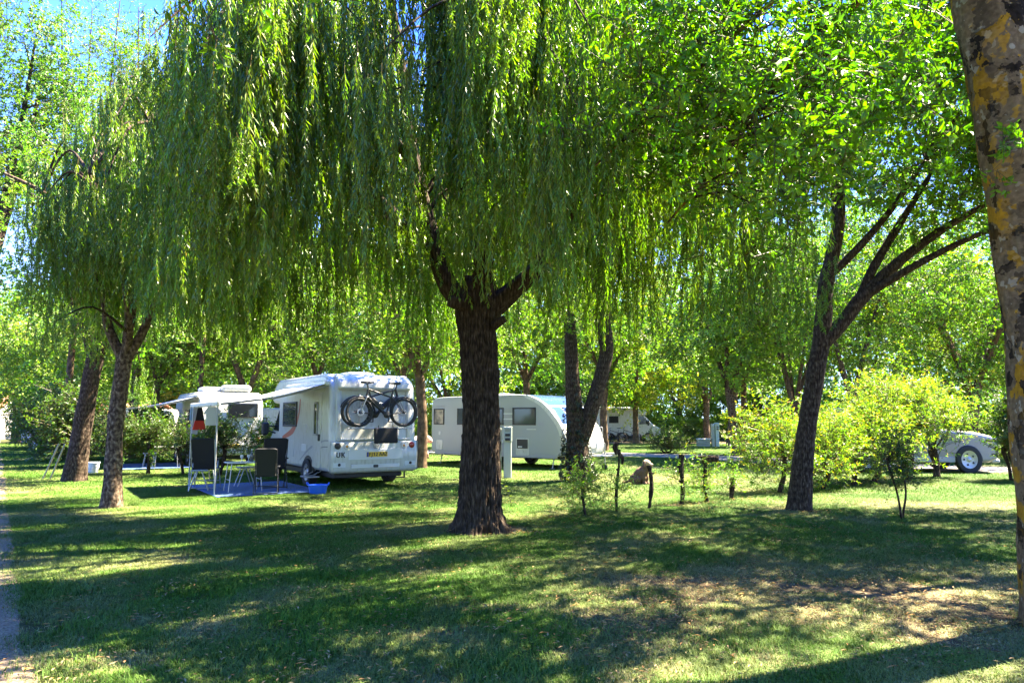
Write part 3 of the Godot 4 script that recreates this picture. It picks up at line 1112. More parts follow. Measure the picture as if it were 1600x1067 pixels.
func make_trees() -> void:
	var i := 0
	var V := func(x, y, z): return Vector3(x, y, z)
	# --- the big weeping willow in the middle
	var t := tree_root("weeping_willow", "large weeping willow with thick furrowed dark trunk in the middle of the lawn", Vector3(-0.47, 0, -10.83), "weeping willows")
	var mb := MB.new()
	var L := []
	L.append(limb(mb, [Vector3(0, -0.15, 0), Vector3(0, 0.05, 0), Vector3(0.0, 0.35, 0), Vector3(0.02, 1.1, 0), Vector3(0.01, 2.0, 0), Vector3(-0.04, 2.9, 0), Vector3(-0.05, 3.35, 0), Vector3(-0.02, 3.7, 0)], [0.46, 0.37, 0.305, 0.268, 0.255, 0.265, 0.33, 0.22], 110, 16, 0.1, 3.0, true))
	for l in [
		[[Vector3(-0.12, 3.2, 0.05), Vector3(-0.5, 3.62, 0.1), Vector3(-0.75, 4.4, 0.1), Vector3(-1.05, 5.6, -0.1), Vector3(-1.3, 7.2, -0.3), Vector3(-1.5, 8.6, -0.3)], [0.2, 0.17, 0.15, 0.13, 0.10, 0.05]],
		[[Vector3(0.12, 3.2, 0.0), Vector3(0.5, 3.52, 0.1), Vector3(0.95, 3.95, 0.3), Vector3(1.5, 5.0, 0.5), Vector3(2.3, 6.3, 0.6), Vector3(3.0, 6.9, 0.7)], [0.21, 0.17, 0.15, 0.12, 0.09, 0.04]],
		[[Vector3(-0.6, 3.9, 0.1), Vector3(-1.6, 4.9, 0.3), Vector3(-2.8, 5.7, 0.3), Vector3(-4.0, 6.15, 0.2), Vector3(-5.0, 6.05, 0.2)], [0.13, 0.11, 0.09, 0.07, 0.03]],
		[[Vector3(0.0, 3.4, 0.1), Vector3(0.1, 4.4, 0.8), Vector3(0.3, 5.7, 1.9), Vector3(0.5, 6.4, 3.1)], [0.17, 0.13, 0.09, 0.04]],
		[[Vector3(0.0, 3.4, -0.1), Vector3(0.1, 4.6, -0.9), Vector3(0.2, 6.0, -2.0), Vector3(0.4, 6.8, -3.0)], [0.17, 0.13, 0.09, 0.04]],
		[[Vector3(0.9, 3.9, 0.3), Vector3(0.95, 5.2, 0.0), Vector3(0.9, 6.8, -0.1), Vector3(0.8, 8.6, 0.0)], [0.12, 0.10, 0.08, 0.04]],
		[[Vector3(-1.0, 5.4, 0.0), Vector3(-1.8, 6.3, 1.0), Vector3(-2.6, 6.7, 2.2)], [0.09, 0.07, 0.03]],
	]: L.append(limb(mb, l[0], l[1], 26, 9, 0.2, l[0][1].x))
	# knots and stubs where branches were cut
	for k in [[Vector3(-0.2, 3.25, 0.2), Vector3(-0.42, 3.3, 0.34), 0.11], [Vector3(0.2, 2.95, 0.18), Vector3(0.36, 3.05, 0.28), 0.07]]:
		limb(mb, [k[0], k[1]], [k[2] * 1.2, k[2]], 16, 4, 0.3, 2.0)
	part("trunk", mb, M.willow_bark, t)
	willow_crown(t, L, {sd = 101, n = 225, per = 24, rx = 4.9, rz = 4.3, top = 9.4, rim = 5.8, depth = 3.9, tip = 2.95, tipvar = 3.0, off = Vector3(-0.3, 0, 0.1), bark = M.willow_bark,
		keep = func(p): return not (p.z > 2.2 and p.x > 1.6 and p.y < 5.6)})
	willow_crown(t, L, {sd = 104, n = 16, per = 14, rx = 1.3, rz = 1.2, top = 5.4, rim = 4.7, depth = 0.9, tip = 3.45, tipvar = 0.8, off = Vector3(0, 0, 0.3), bark = M.willow_bark})

	# --- smaller weeping willow on the left
	t = tree_root("weeping_willow", "slim weeping willow on the left with pale mottled trunk forking into three", Vector3(-7.34, 0, -13.7), "weeping willows")
	mb = MB.new()
	L = []
	L.append(limb(mb, [Vector3(0, -0.1, 0), Vector3(0, 0.1, 0), Vector3(0.0, 0.6, 0), Vector3(0.0, 1.6, 0), Vector3(0.08, 2.6, 0), Vector3(0.12, 2.95, 0)], [0.29, 0.235, 0.185, 0.17, 0.175, 0.16], 40, 8, 0.16, 7.0))
	for l in [
		[[Vector3(0.05, 2.75, 0), Vector3(-0.2, 3.3, 0.05), Vector3(-0.4, 4.1, 0.1), Vector3(-1.2, 5.6, 0.2), Vector3(-2.2, 6.2, 0.3)], [0.12, 0.10, 0.085, 0.06, 0.03]],
		[[Vector3(0.1, 2.8, 0), Vector3(0.12, 3.6, -0.1), Vector3(0.15, 5.0, -0.3), Vector3(0.2, 7.5, -0.4)], [0.12, 0.10, 0.09, 0.04]],
		[[Vector3(0.15, 2.75, 0), Vector3(0.45, 3.2, 0.1), Vector3(0.8, 3.9, 0.2), Vector3(1.6, 5.4, 0.2), Vector3(2.3, 5.9, 0.2)], [0.12, 0.10, 0.085, 0.06, 0.03]],
		[[Vector3(0.15, 2.85, 0.05), Vector3(0.35, 3.4, 0.4), Vector3(0.5, 4.6, 1.2), Vector3(0.4, 5.6, 2.0)], [0.10, 0.08, 0.06, 0.03]],
	]: L.append(limb(mb, l[0], l[1], 14, 7, 0.2, l[0][1].x))
	part("trunk", mb, M.pale_bark, t)
	willow_crown(t, L, {sd = 102, n = 100, per = 22, rx = 2.1, rz = 2.3, top = 8.8, rim = 5.4, depth = 3.2, tip = 3.1, tipvar = 2.2, off = Vector3(0.65, 0, -0.2), bark = M.dark_bark})

	# --- dark trunk behind it
	t = tree_root("maple_tree", "dark-trunked tree leaning right behind the slim left willow", Vector3(-11.42, 0, -19.45))
	mb = MB.new()
	L = []
	L.append(limb(mb, [Vector3(-0.02, -0.1, 0), Vector3(0, 0.15, 0), Vector3(0.08, 1.0, 0), Vector3(0.22, 2.2, 0), Vector3(0.38, 3.4, 0)], [0.46, 0.36, 0.29, 0.26, 0.25], 30, 7, 0.16, 11.0))
	for l in [
		[[Vector3(0.3, 3.2, 0), Vector3(0.05, 4.0, 0.1), Vector3(-0.6, 5.5, 0.2), Vector3(-1.4, 7.0, 0.3)], [0.16, 0.13, 0.1, 0.04]],
		[[Vector3(0.4, 3.2, 0), Vector3(0.75, 3.8, 0.1), Vector3(1.2, 5.2, 0.1), Vector3(1.6, 7.0, -0.3)], [0.16, 0.13, 0.1, 0.04]],
		[[Vector3(0.35, 3.2, 0), Vector3(0.4, 4.5, -0.2), Vector3(0.3, 6.0, -0.5), Vector3(0.3, 8.0, -0.6)], [0.16, 0.13, 0.1, 0.04]],
	]: L.append(limb(mb, l[0], l[1], 12, 6, 0.2, l[0][1].x))
	part("trunk", mb, M.dark_bark, t)
	leafy_crown(t, L, {sd = 111, n = 85, per = 11, ctr = Vector3(1.0, 6.6, 0), rad = Vector3(2.4, 2.9, 2.8), kit = KIT.mid, clump = 0.42, sc = 1.0, tint = Color(0.95, 1.0, 1.0), bark = M.dark_bark, floor = 3.3})

	# --- ivy-clad forked tree in front of the caravan
	t = tree_root("ivy_tree", "forked tree with ivy round its base in front of the caravan", Vector3(1.72, 0, -19.45))
	mb = MB.new()
	L = []
	L.append(limb(mb, [Vector3(0, -0.1, 0), Vector3(0, 0.15, 0), Vector3(-0.02, 0.8, 0), Vector3(-0.04, 1.5, 0), Vector3(-0.12, 2.6, 0), Vector3(-0.18, 4.2, 0), Vector3(-0.4, 6.5, 0.1), Vector3(-0.8, 8.6, 0.2)], [0.52, 0.42, 0.36, 0.31, 0.23, 0.2, 0.13, 0.05], 28, 7, 0.16, 15.0))
	L.append(limb(mb, [Vector3(0.02, 0.9, 0.02), Vector3(0.32, 1.75, 0.05), Vector3(0.62, 2.7, 0.05), Vector3(0.8, 3.5, 0), Vector3(0.78, 4.6, 0), Vector3(1.2, 6.4, 0), Vector3(1.6, 8.2, 0)], [0.28, 0.25, 0.225, 0.22, 0.17, 0.12, 0.05], 24, 7, 0.2, 19.0))
	L.append(limb(mb, [Vector3(0.78, 3.4, 0), Vector3(0.58, 4.2, -0.1), Vector3(0.5, 5.4, -0.3), Vector3(0.4, 7.0, -1.0)], [0.15, 0.13, 0.1, 0.04], 14, 6, 0.2, 21.0))
	part("trunk", mb, M.dark_bark, t)
	leafy_crown(t, L, {sd = 121, n = 95, per = 11, ctr = Vector3(0.3, 7.0, 0), rad = Vector3(3.8, 2.9, 3.4), kit = KIT.mid, clump = 0.42, sc = 1.0, tint = Color(1.0, 1.05, 0.9), bark = M.pale_bark, floor = 3.7, gold = 0.08})
	var rng := RandomNumberGenerator.new()
	rng.seed = 77
	var ivx := []
	var ivc := []
	for q in 520:
		var h := rng.randf() * rng.randf() * 2.9
		var a := rng.randf() * TAU
		var o := Vector3(cos(a), 0, sin(a))
		var ctr := Vector3(lerpf(0, -0.12, h / 2.6), h, 0)
		var rr := lerpf(0.44, 0.27, clampf(h / 1.5, 0, 1))
		if h > 1.2 and rng.randf() < 0.3:
			ctr = Vector3(lerpf(0.1, 0.8, (h - 0.9) / 2.6), h, 0)
			rr = 0.24
		ivx.append(Transform3D(leaf_basis(rng, o * 0.35 + Vector3.UP * 0.8, 0.4, rng.randf_range(0.4, 0.75)), ctr + o * rr))
		ivc.append(tone(rng, Color.WHITE, 0.25, 0.15))
	scatter("ivy", KIT.ivy[0], ivx, ivc, t)

	# --- leaning tree on the right with fanned limbs
	t = tree_root("leaning_tree", "dark trunk leaning right with limbs fanned out over the yellow shrubs", Vector3(5.12, 0, -13.32))
	mb = MB.new()
	L = []
	L.append(limb(mb, [Vector3(-0.02, -0.1, 0), Vector3(0, 0.12, 0), Vector3(0.1, 0.9, 0), Vector3(0.28, 1.9, 0), Vector3(0.45, 2.7, 0), Vector3(0.55, 3.12, 0)], [0.34, 0.265, 0.215, 0.195, 0.19, 0.19], 36, 8, 0.14, 23.0))
	for l in [
		[[Vector3(0.5, 2.9, 0), Vector3(0.58, 3.5, 0.02), Vector3(0.66, 4.1, 0), Vector3(0.95, 5.3, 0), Vector3(1.1, 6.8, -0.2)], [0.16, 0.15, 0.14, 0.11, 0.06]],
		[[Vector3(0.62, 3.9, 0), Vector3(0.85, 4.4, -0.15), Vector3(1.0, 5.4, -0.25), Vector3(1.1, 6.8, -0.6)], [0.10, 0.09, 0.08, 0.05]],
		[[Vector3(0.52, 2.95, 0), Vector3(0.9, 3.35, 0.05), Vector3(1.25, 3.8, 0.1), Vector3(2.0, 4.5, 0.1), Vector3(2.9, 5.15, 0.2), Vector3(3.9, 5.7, 0.2)], [0.15, 0.13, 0.125, 0.10, 0.07, 0.03]],
		[[Vector3(1.15, 3.65, 0.1), Vector3(1.55, 4.4, 0.0), Vector3(2.1, 5.2, -0.1), Vector3(2.8, 6.2, -0.2)], [0.10, 0.085, 0.075, 0.04]],
		[[Vector3(0.7, 4.2, 0.0), Vector3(1.2, 4.7, 0.1), Vector3(1.8, 5.4, 0.2), Vector3(2.4, 6.3, 0.4)], [0.08, 0.07, 0.06, 0.03]],
		[[Vector3(1.25, 3.8, 0.1), Vector3(2.1, 4.35, 0.5), Vector3(3.0, 4.8, 0.8), Vector3(4.0, 5.1, 1.0)], [0.08, 0.07, 0.05, 0.02]],
	]: L.append(limb(mb, l[0], l[1].map(func(q): return q * 1.18), 18, 7, 0.16, l[0][1].x * 3.0))
	part("trunk", mb, M.dark_bark, t)
	leafy_crown(t, L, {sd = 131, n = 95, per = 10, ctr = Vector3(2.4, 7.0, 0), rad = Vector3(2.9, 1.8, 3.0), kit = KIT.mid, clump = 0.42, sc = 1.1, tint = Color(0.95, 1.05, 0.8), bark = M.dark_bark, floor = 4.9})

	# --- lichen-covered trunk at the right edge, its branches reaching over the lawn
	t = tree_root("ash_tree", "thick lichen-covered trunk at the right edge with broad sunlit leaves overhead", Vector3(4.27, 0, -5.85))
	mb = MB.new()
	L = []
	L.append(limb(mb, [Vector3(0.06, -0.1, 0), Vector3(0.03, 0.2, 0), Vector3(0.0, 1.2, 0), Vector3(-0.02, 2.4, 0), Vector3(-0.10, 3.6, 0), Vector3(-0.21, 4.7, 0), Vector3(-0.40, 5.9, 0), Vector3(-0.65, 7.0, 0)], [0.5, 0.40, 0.34, 0.33, 0.335, 0.335, 0.31, 0.25], 60, 10, 0.12, 29.0))
	for l in [
		[[Vector3(-0.35, 5.4, 0), Vector3(-0.8, 5.6, -0.6), Vector3(-1.4, 5.25, -1.2), Vector3(-2.0, 4.4, -1.6), Vector3(-2.6, 3.7, -1.9)], [0.045, 0.036, 0.03, 0.024, 0.012]],
		[[Vector3(-0.4, 5.8, 0), Vector3(-1.2, 5.9, -0.5), Vector3(-2.0, 5.4, -0.9), Vector3(-2.9, 4.6, -1.2), Vector3(-3.5, 4.05, -1.2)], [0.045, 0.036, 0.03, 0.024, 0.012]],
		[[Vector3(-0.7, 6.0, 0), Vector3(-1.6, 6.8, 0.5), Vector3(-3.0, 7.0, 1.0), Vector3(-4.5, 6.2, 1.6), Vector3(-5.6, 4.8, 2.0), Vector3(-5.9, 4.05, 2.1)], [0.12, 0.10, 0.08, 0.05, 0.025, 0.01]],
		[[Vector3(-0.8, 6.6, 0), Vector3(-1.3, 7.6, -1.0), Vector3(-2.0, 8.4, -2.2)], [0.14, 0.1, 0.04]],
		[[Vector3(-0.8, 6.6, 0), Vector3(0.2, 7.8, 0.6), Vector3(1.4, 8.6, 1.0)], [0.14, 0.1, 0.04]],
		[[Vector3(-0.6, 5.4, 0), Vector3(0.2, 6.2, 0.9), Vector3(1.2, 6.8, 1.8)], [0.10, 0.07, 0.03]],
		[[Vector3(-0.8, 6.9, 0), Vector3(-0.9, 8.0, 0.2), Vector3(-1.0, 9.4, 0.3)], [0.18, 0.12, 0.05]],
	]: L.append(limb(mb, l[0], l[1], 14, 7, 0.16, l[0][1].y))
	part("trunk", mb, M.lichen_bark, t)
	var clear := func(p): return not (p.x > -0.75 and p.y < 5.4)
	leafy_crown(t, L, {sd = 141, n = 62, per = 7, ctr = Vector3(-1.9, 4.75, -1.1), rad = Vector3(1.35, 0.95, 0.9), kit = KIT.near, clump = 0.26, sc = 0.85, tint = Color(1.0, 1.0, 1.0), bark = M.dark_bark, floor = 3.2, keep = clear})
	leafy_crown(t, L, {sd = 142, n = 46, per = 9, ctr = Vector3(-1.2, 7.8, 1.6), rad = Vector3(4.4, 1.7, 3.8), kit = KIT.near, clump = 0.40, sc = 1.1, tint = Color(1.0, 1.0, 1.0), bark = M.dark_bark, floor = 5.8})
	leafy_crown(t, L, {sd = 143, n = 5, per = 3, ctr = Vector3(-5.75, 4.1, 2.15), rad = Vector3(0.25, 0.15, 0.15), kit = KIT.near, clump = 0.1, sc = 0.8, tint = Color.WHITE, bark = M.dark_bark, floor = 3.6})

	rng.seed = 146
	var sx := []
	var sc := []
	for q in 7:
		sx.append(Transform3D(leaf_basis(rng, Vector3(-0.5, -0.2, 0.7), 0.6, rng.randf_range(0.35, 0.6)), Vector3(-0.32 + rng.randf_range(-0.1, 0.2), 3.75 + rng.randf_range(-0.15, 0.2), 0.24)))
		sc.append(tone(rng, Color.WHITE, 0.2, 0.1))
	scatter("sucker_shoots", KIT.near[1], sx, sc, t)
	# --- a tree standing just outside the picture on the right, whose crown shades the lawn
	simple_tree("ash_tree", "tree beyond the right edge whose crown shades the lawn", Vector3(9.0, 0, -9.3), {sd = 150, r = 0.26, fork = 3.2, stems = 4, lean = -0.2, ctr = Vector3(-1.2, 7.0, 0), rad = Vector3(3.6, 2.0, 2.7), n = 78, per = 9, clump = 0.42, sc = 1.1, kit = KIT.near, tint = Color.WHITE, bark = M.dark_bark, floor = 4.6})

	simple_tree("ash_tree", "second shade tree beyond the right edge, level with the leaning trunk", Vector3(11.6, 0, -12.9), {sd = 151, r = 0.26, fork = 3.4, stems = 4, lean = -0.2, ctr = Vector3(-0.3, 7.2, 0), rad = Vector3(3.1, 2.0, 2.5), n = 85, per = 9, clump = 0.42, sc = 1.1, kit = KIT.near, tint = Color.WHITE, bark = M.dark_bark, floor = 4.9})

	# --- unseen trees added to block blue sky light, for a greener shade
	i = 0
	for d in [[Vector3(-4.5, 0, 3.5), "unseen tree added to block sky light behind the viewpoint, to the left"], [Vector3(3.0, 0, 5.5), "unseen tree added to block sky light straight behind the viewpoint"], [Vector3(10.5, 0, 2.0), "unseen tree added to block sky light behind the viewpoint, to the right"], [Vector3(-11.5, 0, -1.5), "unseen tree added to block sky light left of the gravel path"], [Vector3(-13.5, 0, -9.0), "unseen tree added to block sky light across the gravel path"], [Vector3(-3.0, 0, 12.0), "unseen tree added to block sky light further behind the viewpoint, to the left"], [Vector3(7.5, 0, 13.0), "unseen tree added to block sky light further behind the viewpoint, to the right"]]:
		i += 1
		simple_tree("ash_tree", d[1], d[0], {sd = 160 + i, r = 0.28, fork = 3.4, stems = 4, lean = 0.2, ctr = Vector3(0, 6.8, 0), rad = Vector3(3.6, 2.7, 3.4), n = 75, per = 8, clump = 0.5, sc = 1.35, kit = KIT.mid, tint = Color.WHITE, bark = M.dark_bark, floor = 3.8}, "unseen trees added around the viewpoint to block sky light")

	# --- trees standing among the pitches behind
	var mids := [
		["maple_tree", "slender dark trunk between the motorhome with bicycles and the caravan", Vector3(-2.98, 0, -24.5), {r = 0.21, fork = 3.1, lean = -0.12, ctr = Vector3(0, 6.3, 0), rad = Vector3(3.3, 2.8, 3.0), n = 80}],
		["maple_tree", "low V-forked tree behind the roof of the second motorhome", Vector3(-11.0, 0, -30.5), {r = 0.27, fork = 2.8, stems = 2, lean = 0.0, ctr = Vector3(0, 6.4, 0), rad = Vector3(3.6, 3.0, 3.2), n = 80}],
		["maple_tree", "dark forked tree just left of the bicycle motorhome's roof", Vector3(-9.2, 0, -34.0), {r = 0.22, fork = 3.6, stems = 3, lean = 0.2, ctr = Vector3(0, 7.0, 0), rad = Vector3(3.6, 3.2, 3.2), n = 80}],
		["maple_tree", "leafy tree above the second motorhome's awning", Vector3(-15.0, 0, -31.0), {r = 0.2, fork = 3.2, stems = 3, lean = 0.1, ctr = Vector3(0, 5.9, 0), rad = Vector3(3.7, 3.3, 3.2), n = 90}],
		["maple_tree", "slim tree with pale trunk on the grass island near the far lane", Vector3(10.0, 0, -33.1), {r = 0.24, fork = 3.0, stems = 3, lean = -0.25, ctr = Vector3(-0.2, 6.6, 0), rad = Vector3(3.6, 3.0, 3.2), n = 75, pale = true}],
		["maple_tree", "dark second trunk right beside the pale island tree", Vector3(10.75, 0, -34.6), {r = 0.17, fork = 3.2, stems = 3, lean = 0.15, ctr = Vector3(0.5, 6.8, 0), rad = Vector3(3.2, 2.8, 3.0), n = 50}],
		["maple_tree", "small tree in front of the far motorhome's open door", Vector3(8.35, 0, -50.0), {r = 0.24, fork = 2.4, stems = 4, lean = 0.0, ctr = Vector3(0, 4.6, 0), rad = Vector3(3.0, 2.0, 2.5), n = 60, gold = 0.25}],
		["maple_tree", "pale trunk standing before the clipped hedge", Vector3(13.8, 0, -52.4), {r = 0.28, fork = 2.9, stems = 4, lean = 0.0, ctr = Vector3(0, 6.4, 0), rad = Vector3(4.0, 3.6, 3.6), n = 85, pale = true}],
		["maple_tree", "curved trunk just right of the clipped hedge", Vector3(13.2, 0, -45.0), {r = 0.22, fork = 3.1, stems = 3, lean = 0.45, ctr = Vector3(0.3, 6.6, 0), rad = Vector3(3.4, 3.0, 3.0), n = 70}],
		["maple_tree", "many-stemmed tree left of the leaning dark trunk", Vector3(11.2, 0, -29.6), {r = 0.16, fork = 2.0, stems = 5, lean = 0.1, ctr = Vector3(0.3, 6.6, 0), rad = Vector3(3.0, 3.0, 2.8), n = 60}],
		["maple_tree", "pale V-forked trunk rising behind the yellow shrubs", Vector3(12.6, 0, -27.5), {r = 0.21, fork = 2.4, stems = 2, lean = 0.1, ctr = Vector3(0.2, 6.8, 0), rad = Vector3(3.4, 3.0, 3.0), n = 65, pale = true}],
		["maple_tree", "broad yellow-green tree behind the white car", Vector3(18.2, 0, -29.5), {r = 0.3, fork = 2.7, stems = 4, lean = 0.3, ctr = Vector3(0, 6.0, 0), rad = Vector3(4.6, 3.7, 4.0), n = 130, gold = 0.15}],
		["maple_tree", "tall tree with wide crown over the caravan's rear", Vector3(-5.5, 0, -37.0), {r = 0.26, fork = 3.8, stems = 4, lean = 0.0, ctr = Vector3(0, 7.4, 0), rad = Vector3(4.2, 3.6, 3.8), n = 85}],
		["maple_tree", "tall leafy tree straight behind the caravan's roof", Vector3(0.8, 0, -41.0), {r = 0.26, fork = 3.9, stems = 4, lean = 0.0, ctr = Vector3(0, 7.6, 0), rad = Vector3(4.4, 3.8, 3.8), n = 85}],
		["maple_tree", "leafy tree behind the caravan's front window", Vector3(4.8, 0, -38.5), {r = 0.24, fork = 3.7, stems = 4, lean = 0.1, ctr = Vector3(0, 6.6, 0), rad = Vector3(3.6, 2.9, 3.4), n = 75, gold = 0.2}],
		["maple_tree", "tree at the far bend of the gravel path", Vector3(-34.0, 0, -51.0), {r = 0.45, fork = 2.9, stems = 4, lean = -0.2, ctr = Vector3(0, 6.0, 0), rad = Vector3(4.6, 4.0, 4.2), n = 110}],
		["maple_tree", "light green tree behind the shrubs left of the dark trunk", Vector3(-25.0, 0, -42.0), {r = 0.3, fork = 2.6, stems = 4, lean = 0.1, ctr = Vector3(0, 5.6, 0), rad = Vector3(4.6, 3.7, 4.0), n = 130}],
		["maple_tree", "leafy tree seen between the two left trunks", Vector3(-18.5, 0, -36.0), {r = 0.28, fork = 2.8, stems = 4, lean = 0.1, ctr = Vector3(0, 5.9, 0), rad = Vector3(4.2, 3.6, 3.8), n = 120}],
		["maple_tree", "dark bushy tree at the right edge beyond the lichen trunk", Vector3(24.5, 0, -32.0), {r = 0.3, fork = 2.5, stems = 4, lean = 0.0, ctr = Vector3(0, 5.5, 0), rad = Vector3(4.6, 4.2, 4.0), n = 130}],
	]
	i = 0
	for d in mids:
		i += 1
		var o: Dictionary = d[3]
		o.sd = 200 + i
		o.kit = KIT.mid
		o.per = 10
		o.clump = 0.48
		o.sc = 1.25
		o.floor = o.fork + 0.1
		if d[2].z < -33: o.kit = KIT.far; o.per = 6; o.sc = 0.95
		o.tint = [Color(1.0, 1.05, 0.85), Color(1.15, 1.15, 0.8), Color(0.95, 1.0, 1.0)][i % 3]
		o.bark = M.pale_bark if o.get("pale", false) else M.far_bark
		simple_tree(d[0], d[1], d[2], o, "trees among the pitches")

	# tall airy trees at the top left, blue sky between their stems
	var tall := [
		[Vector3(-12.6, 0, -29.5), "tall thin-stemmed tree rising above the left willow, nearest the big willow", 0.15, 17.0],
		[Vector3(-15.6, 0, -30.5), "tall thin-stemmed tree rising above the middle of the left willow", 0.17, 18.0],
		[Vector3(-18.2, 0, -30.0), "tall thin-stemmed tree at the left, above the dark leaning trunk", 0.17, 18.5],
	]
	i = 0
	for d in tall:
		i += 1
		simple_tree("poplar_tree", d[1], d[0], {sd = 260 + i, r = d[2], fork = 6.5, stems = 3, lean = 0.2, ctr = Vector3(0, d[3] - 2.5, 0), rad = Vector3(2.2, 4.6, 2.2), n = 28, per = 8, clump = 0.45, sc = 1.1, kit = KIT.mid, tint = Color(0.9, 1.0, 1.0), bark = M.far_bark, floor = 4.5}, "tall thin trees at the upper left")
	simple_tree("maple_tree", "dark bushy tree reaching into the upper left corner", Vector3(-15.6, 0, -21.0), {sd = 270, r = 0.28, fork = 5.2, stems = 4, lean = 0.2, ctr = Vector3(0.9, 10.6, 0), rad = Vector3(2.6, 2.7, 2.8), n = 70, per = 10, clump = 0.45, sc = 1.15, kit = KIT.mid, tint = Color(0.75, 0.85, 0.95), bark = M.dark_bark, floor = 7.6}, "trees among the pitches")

	# the belt of trees closing the site
	var belt := [
		[-50, -66, 5.5, "belt tree beyond the tiled house at the far left"], [-41, -70, 5.4, "belt tree behind the tree at the path's bend"], [-33, -66, 6.0, "far belt tree left of the dark leaning trunk"], [-26, -68, 6.6, "far belt tree behind the slim left willow"],
		[-19, -60, 6.8, "far belt tree above the second motorhome"], [-12, -62, 7.4, "far belt tree behind the bicycle motorhome"], [-5, -58, 7.2, "far belt tree left of the big willow trunk"], [2, -64, 7.6, "far belt tree behind the caravan's roof"],
		[8, -66, 7.0, "dark belt tree behind the far motorhome"], [14, -62, 7.4, "dark belt tree behind the clipped hedge"], [20, -60, 7.6, "dark belt tree right of the clipped hedge"], [27, -58, 7.6, "belt tree behind the leaning dark trunk"], [34, -56, 7.8, "belt tree behind the yellow shrubs"], [41, -54, 7.8, "belt tree above the white car"], [49, -52, 7.8, "belt tree at the far right edge"],
	]
	i = 0
	for b in belt:
		i += 1
		var tt: Color = [Color(0.9, 1.0, 0.9), Color(1.2, 1.2, 0.85), Color(1.0, 1.1, 0.85)][i % 3]
		simple_tree("belt_tree", b[3], Vector3(b[0], 0, b[1]), {sd = 300 + i, r = 0.35, fork = 2.6, stems = 4, lean = 0.0, ctr = Vector3(0, b[2] * 0.9, 0), rad = Vector3(5.2, b[2] * 0.82, 4.4), n = 100, per = 8, clump = 0.7, sc = 1.25, kit = KIT.far, tint = tt, bark = M.far_bark, floor = 0.8, twigs = false}, "belt of trees closing the site")
	# undergrowth closing the view below the belt
	var un := Node3D.new()
	un.name = "far_undergrowth"
	add_child(un)
	tag(un, "dense dark undergrowth at the foot of the far tree belt", "undergrowth", "", "stuff")
	rng.seed = 340
	var ux := [[], [], []]
	var uc := [[], [], []]
	for k in 4200:
		var x := rng.randf_range(-75, 70)
		var p := Vector3(x, rng.randf() * rng.randf() * 4.6 + 0.1, lerpf(-70, -60, clampf((x + 60) / 110, 0, 1)) + rng.randfn() * 1.2 + sin(x * 0.4) * 1.5)
		ux[k % 3].append(Transform3D(leaf_basis(rng, Vector3(0, 0.4, 0.5), 0.8, rng.randf_range(0.9, 1.7)), p))
		uc[k % 3].append(tone(rng, Color(1.0, 1.0, 1.0), 0.3, 0.2))
	for k in 3: scatter("undergrowth", KIT.far[k], ux[k], uc[k], un)

# ---------------------------------------------------------------- shrubs and stems
# a pollarded shrub: knobby stems and a head of upright shoots
func shrub(called: String, label: String, at: Vector3, o: Dictionary, group: String) -> Node3D:
	var rng := RandomNumberGenerator.new()
	rng.seed = o.sd
	var t := thing(called, label, "shrub", at, 0.0, group)
	var mb := MB.new()
	var heads := []
	for k in o.get("stems", 1):
		var a := rng.randf() * TAU
		var h: float = o.stem * rng.randf_range(0.85, 1.1)
		var off = Vector3(cos(a), 0, sin(a)) * (0.16 * k)
		var top = off + Vector3(cos(a) * 0.15 + o.get("lean", 0.0), h, sin(a) * 0.15)
		limb(mb, [off + Vector3(0, -0.06, 0), off + Vector3(0, 0.08, 0), off.lerp(top, 0.5) + Vector3(0.03, 0, 0.02), top, top + Vector3(0, 0.12, 0)], [o.r * 1.7, o.r * 1.1, o.r, o.r * 1.35, o.r * 0.9], 12, 5, 0.5, o.sd + k)
		heads.append(top)
	part("stem", mb, M.dark_bark, t)
	var kit: Array = o.kit
	var xf := []
	var cs := []
	for k in kit: xf.append([]); cs.append([])
	var sh := MB.new()
	for i in o.n:
		var d := rdir(rng)
		var p: Vector3 = o.ctr + d * o.rad * pow(rng.randf(), 0.45) * (1.0 + 0.55 * n_soil.get_noise_3d(d.x * 2.2 + o.sd, d.y * 2.2, d.z * 2.2))
		if rng.randf() < 0.12: p += Vector3(rng.randfn() * 0.15, rng.randf_range(0.1, 0.4), rng.randfn() * 0.1) * o.rad.y
		if p.y < 0.12: continue
		var hd: Vector3 = heads[rng.randi() % heads.size()]
		var up := (p - hd * 0.8).normalized() + Vector3(0, 0.8, 0)
		if i % 4 == 0: sh.tube([hd, hd.lerp(p, 0.5) + Vector3(0, 0.06, 0), p], [0.009, 0.006, 0.003], 4, false)
		var v := rng.randi() % kit.size()
		xf[v].append(Transform3D(leaf_basis(rng, up, 0.45, o.sc * rng.randf_range(0.7, 1.25)), p - up.normalized() * 0.25 * o.sc))
		cs[v].append(tone(rng, o.tint, 0.3, 0.16))
	part("shoots", sh, M.dark_bark, t).set_meta("kind", "stuff")
	var crown := Node3D.new()
	crown.name = "crown"
	t.add_child(crown, true)
	for k in kit.size():
		if xf[k].size(): scatter("foliage", kit[k], xf[k], cs[k], crown)
	return t

